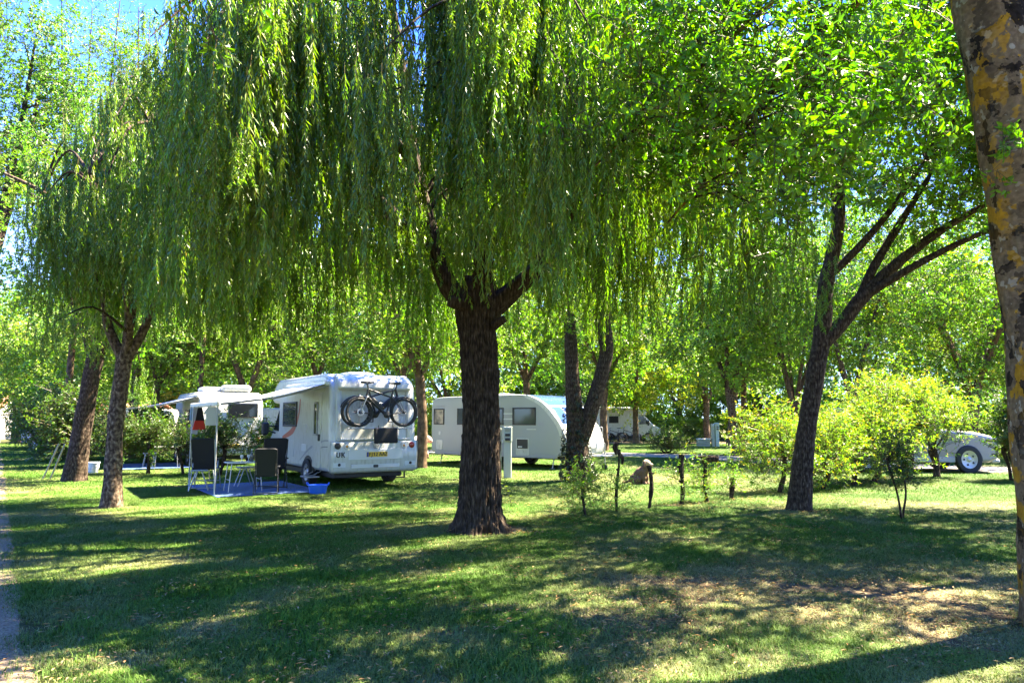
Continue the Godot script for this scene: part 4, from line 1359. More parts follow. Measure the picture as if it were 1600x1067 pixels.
func make_shrubs() -> void:
	# bright pollarded row on the right
	var g := "pollarded yellow-green shrubs in a row"
	var y := Color(1.05, 1.1, 1.0)
	shrub("willow_shrub", "bright yellow-green shrub on a knobby stem, left of the leaning dark trunk", Vector3(5.9, 0, -16.4), {sd = 501, stem = 0.95, r = 0.055, n = 187, ctr = Vector3(-0.05, 1.0, 0), rad = Vector3(0.89, 0.9, 0.7), kit = KIT.shoot, sc = 0.92, tint = y}, g)
	shrub("willow_shrub", "yellow-green shrub just right of the leaning dark trunk", Vector3(7.15, 0, -17.1), {sd = 502, stem = 0.6, r = 0.06, n = 208, ctr = Vector3(0.0, 0.95, 0), rad = Vector3(1.00, 0.85, 0.7), kit = KIT.shoot, sc = 0.92, tint = y}, g)
	shrub("willow_shrub", "third yellow-green shrub from the leaning trunk, low and wide", Vector3(8.3, 0, -18.1), {sd = 503, stem = 0.45, r = 0.06, n = 208, ctr = Vector3(0, 0.95, 0), rad = Vector3(1.06, 0.9, 0.7), kit = KIT.shoot, sc = 0.92, tint = y}, g)
	shrub("willow_shrub", "tall yellow-green shrub with orange tips behind the dark thin shrub", Vector3(9.3, 0, -19.1), {sd = 504, stem = 0.6, r = 0.07, n = 288, ctr = Vector3(0, 1.25, 0), rad = Vector3(1.18, 1.25, 0.8), kit = KIT.shoot, sc = 1.03, tint = y}, g)
	shrub("willow_shrub", "tallest yellow-green shrub hiding the white car's cabin", Vector3(10.6, 0, -20.0), {sd = 505, stem = 0.85, r = 0.09, stems = 2, n = 288, ctr = Vector3(0, 1.75, 0), rad = Vector3(1.24, 1.05, 0.9), kit = KIT.shoot, sc = 1.03, tint = y}, g)
	shrub("willow_shrub", "last yellow-green shrub of the row, beside the car's front wheel", Vector3(11.85, 0, -20.8), {sd = 506, stem = 0.8, r = 0.10, n = 144, ctr = Vector3(0.1, 1.55, 0), rad = Vector3(1.15, 0.85, 0.8), kit = KIT.shoot, sc = 1.03, tint = Color(0.9, 1, 1.3)}, g)
	# the dark thin shrub in front
	shrub("young_shrub", "dark green young shrub standing alone before the yellow shrubs", Vector3(6.28, 0, -12.1), {sd = 511, stem = 0.8, r = 0.018, stems = 2, n = 70, ctr = Vector3(-0.05, 0.95, 0), rad = Vector3(0.26, 0.55, 0.25), kit = KIT.darkshrub, sc = 0.55, tint = Color.WHITE}, "")
	shrub("laurel_shrub", "dark glossy bush beside the lichen trunk, over the car's bumper", Vector3(13.15, 0, -19.4), {sd = 512, stem = 0.7, r = 0.05, stems = 3, n = 190, ctr = Vector3(0.2, 1.35, 0), rad = Vector3(0.7, 1.0, 0.7), kit = KIT.darkshrub, sc = 1.2, tint = Color.WHITE}, "")

	# shrubs between the pitches on the left
	var gl := "leafy shrubs between the pitches"
	var dk := Color(1.1, 1.15, 1.0)
	var left := [
		["shrub with bent dark stem left of the second awning's rug", Vector3(-11.6, 0, -22.0), 0.85, 1.25, 0.75, 0.75, 170],
		["shrub with straight dark stem in front of the second motorhome's rug", Vector3(-10.75, 0, -22.0), 0.85, 1.3, 0.6, 0.7, 150],
		["shrub with dark stem under the hanging laundry", Vector3(-9.55, 0, -21.6), 0.7, 1.2, 0.6, 0.6, 90],
		["dark leafy shrub behind the left black chair", Vector3(-8.4, 0, -21.4), 0.7, 1.3, 0.65, 0.85, 190],
		["light green shrub between the two motorhomes", Vector3(-7.55, 0, -22.6), 0.6, 1.15, 0.6, 0.85, 150],
	]
	var i := 0
	for d in left:
		i += 1
		shrub("hedge_shrub", d[0], d[1], {sd = 520 + i, stem = d[2], r = 0.055, n = int(d[6] * 0.8), ctr = Vector3(0, d[3] - 0.22, 0), rad = Vector3(d[4], d[5] * 0.72, 0.5), kit = KIT.darkshrub, sc = 1.0, tint = dk if i < 5 else Color(2.0, 1.9, 1.2), lean = 0.1 if i == 1 else 0.0}, gl)
	var far_left := [
		["tall dark shrub right behind the leaning dark trunk", Vector3(-14.6, 0, -25.0), 1.3, 1.2, 1.3],
		["dark shrub between the two left trunks", Vector3(-13.6, 0, -27.6), 0.95, 1.0, 0.8],
		["bushy green shrub left of the leaning dark trunk", Vector3(-17.6, 0, -29.0), 1.3, 1.5, 1.4],
		["light yellow-green shrub by the far path tree", Vector3(-26.0, 0, -41.0), 1.3, 2.0, 1.5],
		["green shrub in the middle of the left shrub group", Vector3(-21.0, 0, -34.0), 1.4, 1.7, 1.5],
	]
	for d in far_left:
		i += 1
		shrub("hedge_shrub", d[0], d[1], {sd = 520 + i, stem = 0.5, r = 0.07, stems = 3, n = 260, ctr = Vector3(0, d[2], 0), rad = Vector3(d[3], d[4], 1.0), kit = KIT.darkshrub, sc = 1.6, tint = Color(1.7, 1.6, 1.0) if i == 9 else dk}, gl)
	# low bushes near the far lane
	shrub("round_bush", "low round bush by the lane in front of the far motorhome", Vector3(7.4, 0, -35.2), {sd = 541, stem = 0.2, r = 0.04, stems = 3, n = 130, ctr = Vector3(0, 0.45, 0), rad = Vector3(0.95, 0.5, 0.7), kit = KIT.darkshrub, sc = 1.2, tint = Color(1.1, 1.1, 1.1)}, "")
	shrub("round_bush", "small dark conical bush left of the clipped hedge", Vector3(11.5, 0, -48.0), {sd = 542, stem = 0.2, r = 0.05, n = 90, ctr = Vector3(0, 0.6, 0), rad = Vector3(0.4, 0.7, 0.4), kit = KIT.darkshrub, sc = 1.2, tint = Color.WHITE}, "")
	shrub("round_bush", "rounded yellow bush behind the far power post", Vector3(14.3, 0, -47.0), {sd = 543, stem = 1.3, r = 0.05, n = 110, ctr = Vector3(0, 1.7, 0), rad = Vector3(0.7, 0.55, 0.6), kit = KIT.hedge, sc = 1.6, tint = Color(2.0, 1.6, 0.6)}, "")
	# clipped box hedge
	var rng := RandomNumberGenerator.new()
	rng.seed = 551
	var h := thing("clipped_hedge", "square clipped hedge beyond the far lane", "hedge", Vector3(13.4, 0, -54.2))
	var mb := MB.new()
	for k in 6: limb(mb, [Vector3(-1.1 + k * 0.44, -0.05, 0), Vector3(-1.1 + k * 0.44, 0.6, 0.1), Vector3(-1.05 + k * 0.44, 1.3, 0)], [0.05, 0.04, 0.02], 8, 4, 0.2, k)
	part("stem", mb, M.dark_bark, h)
	var xf := [[], [], []]
	var cs := [[], [], []]
	for k in 1500:
		var p := Vector3(rng.randf_range(-1.35, 1.35), rng.randf_range(0.05, 1.45), rng.randf_range(-0.45, 0.45))
		var ax := rng.randi() % 3
		if ax == 0: p.z = 0.42
		elif ax == 1: p.y = 1.42
		var v := rng.randi() % 3
		xf[v].append(Transform3D(leaf_basis(rng, Vector3(0, 0.3, 0.6), 0.7, rng.randf_range(0.5, 0.8)), p))
		cs[v].append(tone(rng, Color(1.1, 1.1, 0.9), 0.2, 0.15))
	for k in 3: scatter("foliage", KIT.hedge[k], xf[k], cs[k], h)
	make_stems()

func make_stems() -> void:
	# row of pollarded stems in front of the caravan
	var g := "row of cut-back stems across the lawn"
	var rng := RandomNumberGenerator.new()
	rng.seed = 560
	var rows := [
		["leafy cut-back stem nearest the big willow", Vector3(1.2, 0, -12.5), 0.72, 0.03, 0.0, 46, 0.65],
		["thin tall stem with a knobby head, second of the row", Vector3(1.84, 0, -13.05), 1.08, 0.026, 0.02, 16, 0.5],
		["dark crooked stem beside the seated dog", Vector3(2.49, 0, -13.45), 0.78, 0.036, 0.0, 0, 0.0],
		["dark upright stem right of the dog's stem", Vector3(3.18, 0, -14.1), 0.94, 0.042, 0.06, 14, 0.6],
		["stem with a flat sawn-off side stub on top", Vector3(3.78, 0, -14.55), 0.80, 0.046, 0.0, 34, 0.7],
		["short brown stump at the right end of the stem row", Vector3(4.45, 0, -15.1), 0.44, 0.045, 0.0, 16, 0.5],
	]
	var i := 0
	for d in rows:
		i += 1
		var t := thing("cut_stem", d[0], "shrub stem", d[1], 0.0, g)
		var mb := MB.new()
		var h: float = d[2]
		var r: float = d[3]
		var pts := []
		var rad := []
		for k in 9:
			var u := k / 8.0
			pts.append(Vector3(sin(u * 5.0 + i * 1.7) * 0.022 + d[4] * u, -0.05 + u * (h + 0.05), cos(u * 4.0 + i) * 0.02))
			rad.append(r * (1.9 if k == 0 else (1.5 if k == 8 else rng.randf_range(0.75, 1.3))))
		limb(mb, pts, rad, 14, 4, 0.6, i * 3.3)
		for k in 5:
			var u := rng.randf_range(0.15, 0.95)
			var a := rng.randf() * TAU
			var p := Vector3(sin(u * 5.0 + i * 1.7) * 0.022 + d[4] * u, u * h, cos(u * 4.0 + i) * 0.02)
			limb(mb, [p, p + Vector3(cos(a), 0.4, sin(a)) * r * 1.7], [r * 0.7, r * 0.5], 8, 3, 0.4, k)
		if i == 2:
			limb(mb, [Vector3(0.02, 1.0, 0), Vector3(-0.02, 1.12, 0), Vector3(0.03, 1.2, 0)], [0.05, 0.06, 0.025], 12, 4, 0.6, 1)
			limb(mb, [Vector3(0.02, 1.05, 0), Vector3(0.1, 0.93, 0.02), Vector3(0.09, 0.82, 0.02)], [0.03, 0.035, 0.02], 10, 4, 0.5, 1)
		if i == 5:
			limb(mb, [Vector3(-0.06, 0.79, 0), Vector3(0.12, 0.84, 0.02), Vector3(0.25, 0.83, 0.03)], [0.05, 0.07, 0.065], 14, 4, 0.3, 1)
			limb(mb, [Vector3(-0.2, 0.86, -0.02), Vector3(0.02, 0.875, 0), Vector3(0.24, 0.88, 0.02)], [0.03, 0.035, 0.03], 10, 4, 0.3, 1)
		part("stem", mb, M.dark_bark, t)
		if d[5] > 0:
			var xf := [[], [], []]
			var cs := [[], [], []]
			for k in d[5]:
				var v := rng.randi() % 3
				var a := rng.randf() * TAU
				var up := Vector3(cos(a) * 0.8, rng.randf_range(0.2, 1.0), sin(a) * 0.8)
				xf[v].append(Transform3D(leaf_basis(rng, up, 0.3, rng.randf_range(0.45, 0.85)), Vector3(0, rng.randf_range(0.1, d[6]), 0)))
				cs[v].append(tone(rng, Color(0.85, 1.0, 0.9), 0.2, 0.12))
			for k in 3:
				if xf[k].size(): scatter("foliage", KIT.shoot[k], xf[k], cs[k], t)
	# a wisp of a seedling by the big trunk
	var s := thing("seedling", "thin seedling in the grass between trunk and caravan", "plant", Vector3(0.0, 0, -13.8))
	var mb2 := MB.new()
	mb2.tube([Vector3(0, -0.02, 0), Vector3(-0.05, 0.2, 0), Vector3(-0.16, 0.42, 0)], [0.006, 0.005, 0.003], 5)
	part("stem", mb2, M.dark_bark, s)
	mb2 = MB.new()
	for k in 9:
		mb2.col = Color(0.16, 0.2, 0.05)
		var u := k / 8.0
		leaf(mb2, Vector3(-0.16 * u, 0.06 + 0.36 * u, 0), Vector3(1 if k % 2 else -1, 0.3, 0.3), Vector3.UP, 0.08, 0.025, 0.2, 0.2)
	part("leaves", mb2, M.shrub_leaf, s)

# ---------------------------------------------------------------- vehicles
# All vehicles: x to the right, y up, front towards -z, rear at z = 0.
func wheel(parent: Node3D, at: Vector3, r: float, w: float, kind := 0) -> Node3D:
	var n := Node3D.new()
	n.name = "wheel"
	parent.add_child(n, true)
	n.position = at
	var bas := Basis(Vector3(0, 1, 0), Vector3(-1, 0, 0), Vector3(0, 0, 1))
	var mb := MB.new()
	mb.lathe([Vector2(r * 0.62, -w * 0.42), Vector2(r * 0.9, -w * 0.5), Vector2(r * 0.98, -w * 0.36), Vector2(r, 0), Vector2(r * 0.98, w * 0.36), Vector2(r * 0.9, w * 0.5), Vector2(r * 0.62, w * 0.42)], 28, Vector3.ZERO, bas)
	part("tyre", mb, M.rubber, n)
	mb = MB.new()
	var s := signf(at.x) if at.x != 0.0 else 1.0
	var dish := [Vector2(0.0, w * 0.30), Vector2(r * 0.16, w * 0.33), Vector2(r * 0.2, w * 0.22), Vector2(r * 0.55, w * 0.3), Vector2(r * 0.64, w * 0.42), Vector2(r * 0.66, w * 0.3), Vector2(r * 0.6, -w * 0.3)]
	var fl := []
	for p in dish: fl.append(Vector2(p.x, p.y * -s))
	if s > 0: fl.reverse()
	fl.reverse()
	mb.lathe(fl, 24, Vector3.ZERO, bas)
	part("rim", mb, M.alloy, n)
	mb = MB.new()
	for k in 5 + kind:
		var a := TAU * k / (5 + kind)
		mb.box(Vector3(s * w * 0.31, sin(a) * r * 0.38, cos(a) * r * 0.38), Vector3(w * 0.06, r * 0.13, r * 0.13), 0.01, Basis(Vector3.RIGHT, a))
	part("rim_hole", mb, M.black_plastic, n).set_meta("kind", "stuff")
	return n

# a framed pane on the side wall (x = wall, sign s); z0..z1 and y0..y1
func side_window(parent: Node3D, wall: float, s: float, z0: float, z1: float, y0: float, y1: float, glass: Material, frame: Material, called := "window") -> Node3D:
	var n := Node3D.new()
	n.name = called
	parent.add_child(n, true)
	var mb := MB.new()
	var zc := (z0 + z1) * 0.5
	var yc := (y0 + y1) * 0.5
	var w := absf(z1 - z0)
	var h := absf(y1 - y0)
	var t := 0.045
	for q in [-1.0, 1.0]:
		mb.box(Vector3(wall + s * 0.012, yc + q * (h - t) * 0.5, zc), Vector3(0.036, t, w), 0.008)
		mb.box(Vector3(wall + s * 0.012, yc, zc + q * (w - t) * 0.5), Vector3(0.034, h - t * 2.0, t), 0.008)
	part("frame", mb, frame, n)
	mb = MB.new()
	mb.box(Vector3(wall + s * 0.006, yc, zc), Vector3(0.02, h - t * 1.6, w - t * 1.6), 0.004)
	part("pane", mb, glass, n)
	return n

# the plain grooved outline of a hatch or door on a side wall
func side_hatch(parent: Node3D, wall: float, s: float, z0: float, z1: float, y0: float, y1: float, mat: Material, called := "hatch") -> MeshInstance3D:
	var mb := MB.new()
	mb.prism(rounded([[z0, y0, 0.05], [z1, y0, 0.05], [z1, y1, 0.05], [z0, y1, 0.05]], 4), wall - 0.01, wall + s * 0.012 if s > 0 else wall + 0.01, 0.006, 2)
	if s < 0:
		mb = MB.new()
		mb.prism(rounded([[z0, y0, 0.05], [z1, y0, 0.05], [z1, y1, 0.05], [z0, y1, 0.05]], 4), wall - 0.012, wall + 0.01, 0.006, 2)
	return part(called, mb, mat, parent)

func ribbon_on_wall(x: float, pts: Array, width: Array) -> MB:
	var mb := MB.new()
	var P := spline(pts, 6)
	var W := fspline(width, 6)
	for i in P.size() - 1:
		var d0: Vector2 = (P[mini(i + 1, P.size() - 1)] - P[maxi(i - 1, 0)]).normalized()
		var d1: Vector2 = (P[mini(i + 2, P.size() - 1)] - P[i]).normalized()
		var a: Vector2 = P[i] + Vector2(-d0.y, d0.x) * W[i]
		var b: Vector2 = P[i] - Vector2(-d0.y, d0.x) * W[i]
		var c: Vector2 = P[i + 1] - Vector2(-d1.y, d1.x) * W[i + 1]
		var e: Vector2 = P[i + 1] + Vector2(-d1.y, d1.x) * W[i + 1]
		mb.quad(Vector3(x, a.y, a.x), Vector3(x, b.y, b.x), Vector3(x, c.y, c.x), Vector3(x, e.y, e.x), Vector3(signf(x), 0, 0))
	return mb

func disc(parent: Node3D, called: String, at: Vector3, r: float, depth: float, mat: Material, bas := Basis(Vector3.RIGHT, PI * 0.5)) -> MeshInstance3D:
	var mb := MB.new()
	mb.lathe([Vector2(0, -depth * 0.5), Vector2(r, -depth * 0.5), Vector2(r, depth * 0.25), Vector2(r * 0.8, depth * 0.5), Vector2(0, depth * 0.55)], 18, at, bas)
	return part(called, mb, mat, parent)

func awning(parent: Node3D, wall: float, z0: float, z1: float, y_wall: float, reach: float, y_rail: float) -> void:
	# fixed to the left wall; the rail hangs at x = wall - reach
	var a := Node3D.new()
	a.name = "awning"
	parent.add_child(a, true)
	var xr := wall - reach
	var mb := MB.new()
	mb.box(Vector3(wall - 0.06, y_wall + 0.02, (z0 + z1) * 0.5), Vector3(0.13, 0.14, absf(z1 - z0) + 0.12), 0.04)
	part("cassette", mb, M.white_panel, a)
	mb = MB.new()
	var rows_t := []
	var rows_b := []
	for i in 15:
		var t := i / 14.0
		var x := lerpf(wall - 0.08, xr, t)
		var y := lerpf(y_wall, y_rail + 0.03, t) - sin(t * PI) * 0.07
		var rt := PackedVector3Array()
		var rb := PackedVector3Array()
		for j in 11:
			var z := lerpf(z0, z1, j / 10.0)
			var sag := sin(j / 10.0 * PI) * sin(t * PI) * 0.03
			rt.append(Vector3(x, y - sag + 0.003, z))
			rb.append(Vector3(x, y - sag - 0.003, z))
		rb.reverse()
		rows_t.append(rt)
		rows_b.append(rb)
	mb.grid(rows_t, false)
	mb.grid(rows_b, false)
	part("canopy", mb, M.awning_cloth, a)
	mb = MB.new()
	mb.box(Vector3(xr - 0.03, y_rail + 0.02, (z0 + z1) * 0.5), Vector3(0.07, 0.11, absf(z1 - z0) + 0.1), 0.02)
	part("rail", mb, M.grey_panel, a)
	for z in [z0 - 0.06, z1 + 0.06]:
		mb = MB.new()
		mb.tube([Vector3(xr - 0.03, y_rail, z), Vector3(xr - 0.03, 0.0, z)], [0.018, 0.016], 8)
		mb.box(Vector3(xr - 0.03, 0.015, z), Vector3(0.08, 0.03, 0.08), 0.008)
		part("leg", mb, M.trim, a)
	for z in [z0 - 0.03, z1 + 0.03]:
		mb = MB.new()
		mb.rod(Vector3(wall - 0.08, y_wall - 0.06, z), Vector3(lerpf(wall, xr, 0.5), lerpf(y_wall, y_rail, 0.5) - 0.1, z + (0.25 if z < -1.5 else -0.25)), 0.02, 6)
		mb.rod(Vector3(lerpf(wall, xr, 0.5), lerpf(y_wall, y_rail, 0.5) - 0.1, z + (0.25 if z < -1.5 else -0.25)), Vector3(xr, y_rail, z), 0.018, 6)
		part("arm", mb, M.steel, a)

func mirror(parent: Node3D, s: float, at: Vector3) -> void:
	var n := Node3D.new()
	n.name = "wing_mirror"
	parent.add_child(n, true)
	var mb := MB.new()
	mb.rod(at, at + Vector3(s * 0.22, 0.07, 0.02), 0.022, 6)
	part("bracket", mb, M.black_plastic, n)
	mb = MB.new()
	mb.rod(at + Vector3(0, 0.2, 0), at + Vector3(s * 0.22, 0.2, 0.02), 0.02, 6)
	part("bracket", mb, M.black_plastic, n)
	mb = MB.new()
	mb.box(at + Vector3(s * 0.3, 0.13, 0.02), Vector3(0.2, 0.36, 0.11), 0.04)
	part("housing", mb, M.black_plastic, n)
	mb = MB.new()
	mb.box(at + Vector3(s * 0.3, 0.13, 0.078), Vector3(0.15, 0.29, 0.008), 0.003)
	part("glass", mb, M.dark_glass, n)

func number_plate(parent: Node3D, at: Vector3, words: String) -> void:
	var n := Node3D.new()
	n.name = "number_plate"
	parent.add_child(n, true)
	n.position = at
	var mb := MB.new()
	mb.box(Vector3.ZERO, Vector3(0.52, 0.115, 0.012), 0.004)
	part("plate", mb, M.plate_yellow, n)
	mb = MB.new()
	mb.box(Vector3(-0.232, 0, 0.0045), Vector3(0.045, 0.109, 0.01), 0.001)
	part("band", mb, M.plate_blue, n)
	lettering("characters", words, 0.082, M.ink, n, Vector3(0.025, 0.0, 0.009), Basis.IDENTITY, true)

func coach_body(o: Node3D, W: float, L: float, H: float) -> void:
	var mb := MB.new()
	# living box with a rounded rear and a low-profile nose over the cab
	mb.prism(rounded([[-0.06, 0.40, 0.1], [0.0, 0.75, 0.1], [-0.02, 1.12, 0.1], [-0.10, H - 0.28, 0.25], [-0.42, H, 0.3], [-L + 1.55, H + 0.02, 0.3], [-L + 0.95, H - 0.42, 0.15], [-L + 1.15, H - 0.62, 0.05], [-L + 1.75, H - 0.66, 0.02], [-L + 1.75, 0.42, 0.02]], 5), -W * 0.5, W * 0.5, 0.10, 4)
	part("body", mb, M.white_panel, o)
	var cw := W * 0.43
	mb = MB.new()
	mb.prism(rounded([[-L + 1.80, 0.36, 0.02], [-L + 0.06, 0.34, 0.12], [-L, 0.62, 0.12], [-L + 0.04, 0.98, 0.18], [-L + 0.55, 1.24, 0.15], [-L + 1.25, 1.98, 0.15], [-L + 1.80, 2.04, 0.02]], 5), -cw, cw, 0.14, 4)
	part("cab", mb, M.white_panel, o)
	mb = MB.new()
	# windscreen set on the sloping front
	var p0 := Vector2(-L + 0.60, 1.28)
	var p1 := Vector2(-L + 1.22, 1.93)
	var d := (p1 - p0).normalized()
	var nn := Vector2(-d.y, d.x) * 0.012
	if nn.x > 0: nn = -nn
	mb.prism(PackedVector2Array([p0 + nn, p1 + nn, p1 - nn * 2, p0 - nn * 2]), -cw + 0.12, cw - 0.12, 0.006, 2)
	part("windscreen", mb, M.dark_glass, o)
	for s in [-1.0, 1.0]:
		mb = MB.new()
		mb.prism(rounded([[-L + 0.78, 1.30, 0.03], [-L + 1.62, 1.26, 0.03], [-L + 1.62, 1.86, 0.05], [-L + 1.32, 1.88, 0.06]], 3), s * cw - 0.012, s * cw + 0.012, 0.006, 2)
		part("cab_window", mb, M.dark_glass, o)
		mirror(o, s, Vector3(s * cw, 1.22, -L + 0.95))
		side_hatch(o, s * cw, s, -L + 1.68, -L + 0.72, 0.5, 1.22, M.white_panel, "cab_door")
		mb = MB.new()
		mb.box(Vector3(s * (cw + 0.012), 1.08, -L + 1.55), Vector3(0.03, 0.035, 0.14), 0.01)
		part("handle", mb, M.black_plastic, o)
		mb = MB.new()
		mb.box(Vector3(s * (cw - 0.22), 0.86, -L + 0.08), Vector3(0.3, 0.2, 0.12), 0.05)
		part("headlight", mb, M.clear_lamp, o)
	mb = MB.new()
	mb.box(Vector3(0, 0.31, -L * 0.5 + 0.1), Vector3(W * 0.8, 0.14, L - 0.9), 0.02)
	part("chassis", mb, M.black_plastic, o)
	for s in [-1.0, 1.0]:
		wheel(o, Vector3(s * (W * 0.5 - 0.04), 0.335, -1.55), 0.335, 0.22)
		wheel(o, Vector3(s * (cw - 0.03), 0.335, -L + 0.95), 0.335, 0.22)
		# dark wheel arches
		for q in [[-1.55, W * 0.5], [-L + 0.95, cw]]:
			mb = MB.new()
			var pr := []
			for k in 13: pr.append([q[0] + cos(PI * k / 12.0) * 0.43, 0.34 + sin(PI * k / 12.0) * 0.40, 0.0])
			mb.prism(rounded(pr, 2), s * q[1] - 0.03, s * q[1] + 0.006 if s > 0 else s * q[1] + 0.03, 0.002, 1)
			if s < 0:
				mb = MB.new()
				mb.prism(rounded(pr, 2), s * q[1] - 0.006, s * q[1] + 0.03, 0.002, 1)
			part("wheel_arch", mb, M.black_plastic, o)

func make_motorhomes() -> void:
	var W := 2.15
	var L := 6.0
	var H := 2.68
	var s := -1.0
	var wl := -W * 0.5
	var o := thing("motorhome", "white coachbuilt motorhome with two bicycles on its rear and its awning out", "motorhome", Vector3(-3.22, 0, -17.39), 33.0)
	coach_body(o, W, L, H)
	# roof fittings
	var mb := MB.new()
	mb.box(Vector3(0.1, H + 0.05, -1.5), Vector3(0.7, 0.1, 0.7), 0.04)
	part("roof_vent", mb, M.white_panel, o)
	mb = MB.new()
	mb.box(Vector3(-0.1, H + 0.05, -3.3), Vector3(0.9, 0.09, 0.6), 0.04)
	part("skylight", mb, M.grey_panel, o)
	# left side
	side_hatch(o, wl, s, -1.22, -0.62, 0.48, 2.22, M.white_panel, "entrance_door")
	side_window(o, wl - 0.014, s, -1.12, -0.86, 1.22, 2.02, M.dark_glass, M.trim, "door_window")
	mb = MB.new()
	mb.box(Vector3(wl - 0.03, 1.18, -0.72), Vector3(0.04, 0.16, 0.07), 0.015)
	part("door_handle", mb, M.black_plastic, o)
	side_window(o, wl, s, -3.75, -2.55, 1.42, 2.06, M.pane, M.black_plastic)
	side_hatch(o, wl, s, -2.1, -1.7, 1.28, 1.5, M.white_panel)
	side_hatch(o, wl, s, -2.1, -1.72, 0.82, 1.0, M.grey_panel)
	side_hatch(o, wl, s, -3.5, -2.75, 0.66, 1.06, M.white_panel)
	part("red_stripe", ribbon_on_wall(wl - 0.004, [Vector2(-2.3, 2.12), Vector2(-2.42, 1.7), Vector2(-2.9, 1.32), Vector2(-3.8, 1.12)], [0.05, 0.06, 0.09, 0.04]), M.stripe_red, o)
	part("grey_stripe", ribbon_on_wall(wl - 0.004, [Vector2(-0.1, 1.12), Vector2(-0.5, 1.10), Vector2(-1.4, 0.92), Vector2(-2.2, 0.6)], [0.02, 0.02, 0.03, 0.02]), M.trim, o)
	part("skirt_stripe", ribbon_on_wall(wl - 0.004, [Vector2(-0.15, 0.98), Vector2(-0.6, 0.95), Vector2(-1.2, 0.80)], [0.012, 0.012, 0.012]), M.stripe_grey, o)
	# an outdoor step below the door
	mb = MB.new()
	mb.box(Vector3(wl - 0.14, 0.27, -0.95), Vector3(0.32, 0.035, 0.5), 0.01)
	mb.rod(Vector3(wl + 0.06, 0.4, -0.75), Vector3(wl - 0.2, 0.27, -0.75), 0.014)
	mb.rod(Vector3(wl + 0.06, 0.4, -1.15), Vector3(wl - 0.2, 0.27, -1.15), 0.014)
	part("step", mb, M.steel, o)
	# rear: raised bumper, recessed upper panel frame, lights
	mb = MB.new()
	mb.prism(rounded([[-0.05, 0.36, 0.05], [0.07, 0.42, 0.06], [0.10, 0.78, 0.08], [0.045, 1.10, 0.05], [-0.05, 1.12, 0.02]], 4), -W * 0.5 - 0.015, W * 0.5 + 0.015, 0.09, 4)
	part("bumper", mb, M.white_panel, o)
	for q in [-1.0, 1.0]:
		mb = MB.new()
		mb.prism(rounded([[-0.06, 1.08, 0.02], [0.02, 1.12, 0.04], [-0.05, H - 0.35, 0.1], [-0.2, H - 0.1, 0.1], [-0.25, H - 0.2, 0.02]], 4), q * (W * 0.5 - 0.20) - 0.07, q * (W * 0.5 - 0.20) + 0.07, 0.05, 3)
		part("rear_pillar", mb, M.white_panel, o)
	mb = MB.new()
	mb.prism(rounded([[-0.09, H - 0.42, 0.02], [0.035, H - 0.36, 0.05], [-0.02, H - 0.16, 0.08], [-0.36, H - 0.0, 0.05]], 4), -W * 0.5 + 0.16, W * 0.5 - 0.16, 0.05, 3)
	part("spoiler", mb, M.white_panel, o)
	mb = MB.new()
	mb.box(Vector3(0, 1.14, -0.0), Vector3(W - 0.3, 0.035, 0.06), 0.012)
	part("rear_ledge", mb, M.white_panel, o)
	# number plate panel
	mb = MB.new()
	mb.box(Vector3(0, 0.80, 0.094), Vector3(1.35, 0.24, 0.016), 0.006)
	part("plate_panel", mb, M.grey_panel, o)
	number_plate(o, Vector3(0.02, 0.80, 0.11), "FJ12 AAZ")
	mb = MB.new()
	mb.box(Vector3(0, 0.53, 0.083), Vector3(1.2, 0.085, 0.02), 0.008)
	part("lower_grille", mb, M.grey_panel, o)
	mb = MB.new()
	mb.box(Vector3(0, 0.53, 0.10), Vector3(0.12, 0.06, 0.03), 0.01)
	part("sensor", mb, M.black_plastic, o)
	for q in [-1.0, 1.0]:
		disc(o, "tail_light", Vector3(q * 0.92, 1.0, 0.068), 0.072, 0.04, M.red_lamp if q > 0 else M.black_plastic)
		disc(o, "indicator_light", Vector3(q * 0.71, 0.99, 0.072), 0.070, 0.04, M.clear_lamp)
		disc(o, "light_core", Vector3(q * 0.71, 0.99, 0.092), 0.03, 0.02, M.amber_lamp)
		disc(o, "fog_light", Vector3(q * 0.88, 0.58, 0.09), 0.034, 0.03, M.black_plastic)
		mb = MB.new()
		mb.box(Vector3(q * 0.88, 0.58, 0.072), Vector3(0.3, 0.14, 0.03), 0.01)
		part("lamp_recess", mb, M.grey_panel, o)
	# round emblem: ring with a cross of bars
	var em := Node3D.new()
	em.name = "emblem"
	o.add_child(em, true)
	mb = MB.new()
	var ring := []
	var rr := []
	for k in 19:
		ring.append(Vector3(cos(TAU * k / 18.0) * 0.062, 0.995 + sin(TAU * k / 18.0) * 0.062, 0.083))
		rr.append(0.010)
	mb.tube(ring, rr, 6, false)
	part("ring", mb, M.trim, em)
	mb = MB.new()
	mb.box(Vector3(0, 0.995, 0.083), Vector3(0.012, 0.11, 0.012), 0.003)
	mb.box(Vector3(0, 0.99, 0.082), Vector3(0.10, 0.012, 0.012), 0.003)
	part("cross", mb, M.trim, em)
	lettering("country_letters", "UK", 0.12, M.ink, o, Vector3(-0.86, 0.80, 0.106), Basis.IDENTITY, true)
	# bike rack
	var rk := Node3D.new()
	rk.name = "bike_rack"
	o.add_child(rk, true)
	mb = MB.new()
	for x in [-0.42, 0.42]:
		mb.tube(spline([Vector3(x, H - 0.5, -0.04), Vector3(x, H - 0.55, 0.10), Vector3(x, 1.75, 0.06), Vector3(x, 1.42, 0.08)], 4), fspline([0.016, 0.016, 0.016, 0.016], 4), 6)
	mb.rod(Vector3(-0.42, H - 0.7, 0.09), Vector3(0.42, H - 0.7, 0.09), 0.015)
	part("frame", mb, M.alloy, rk)
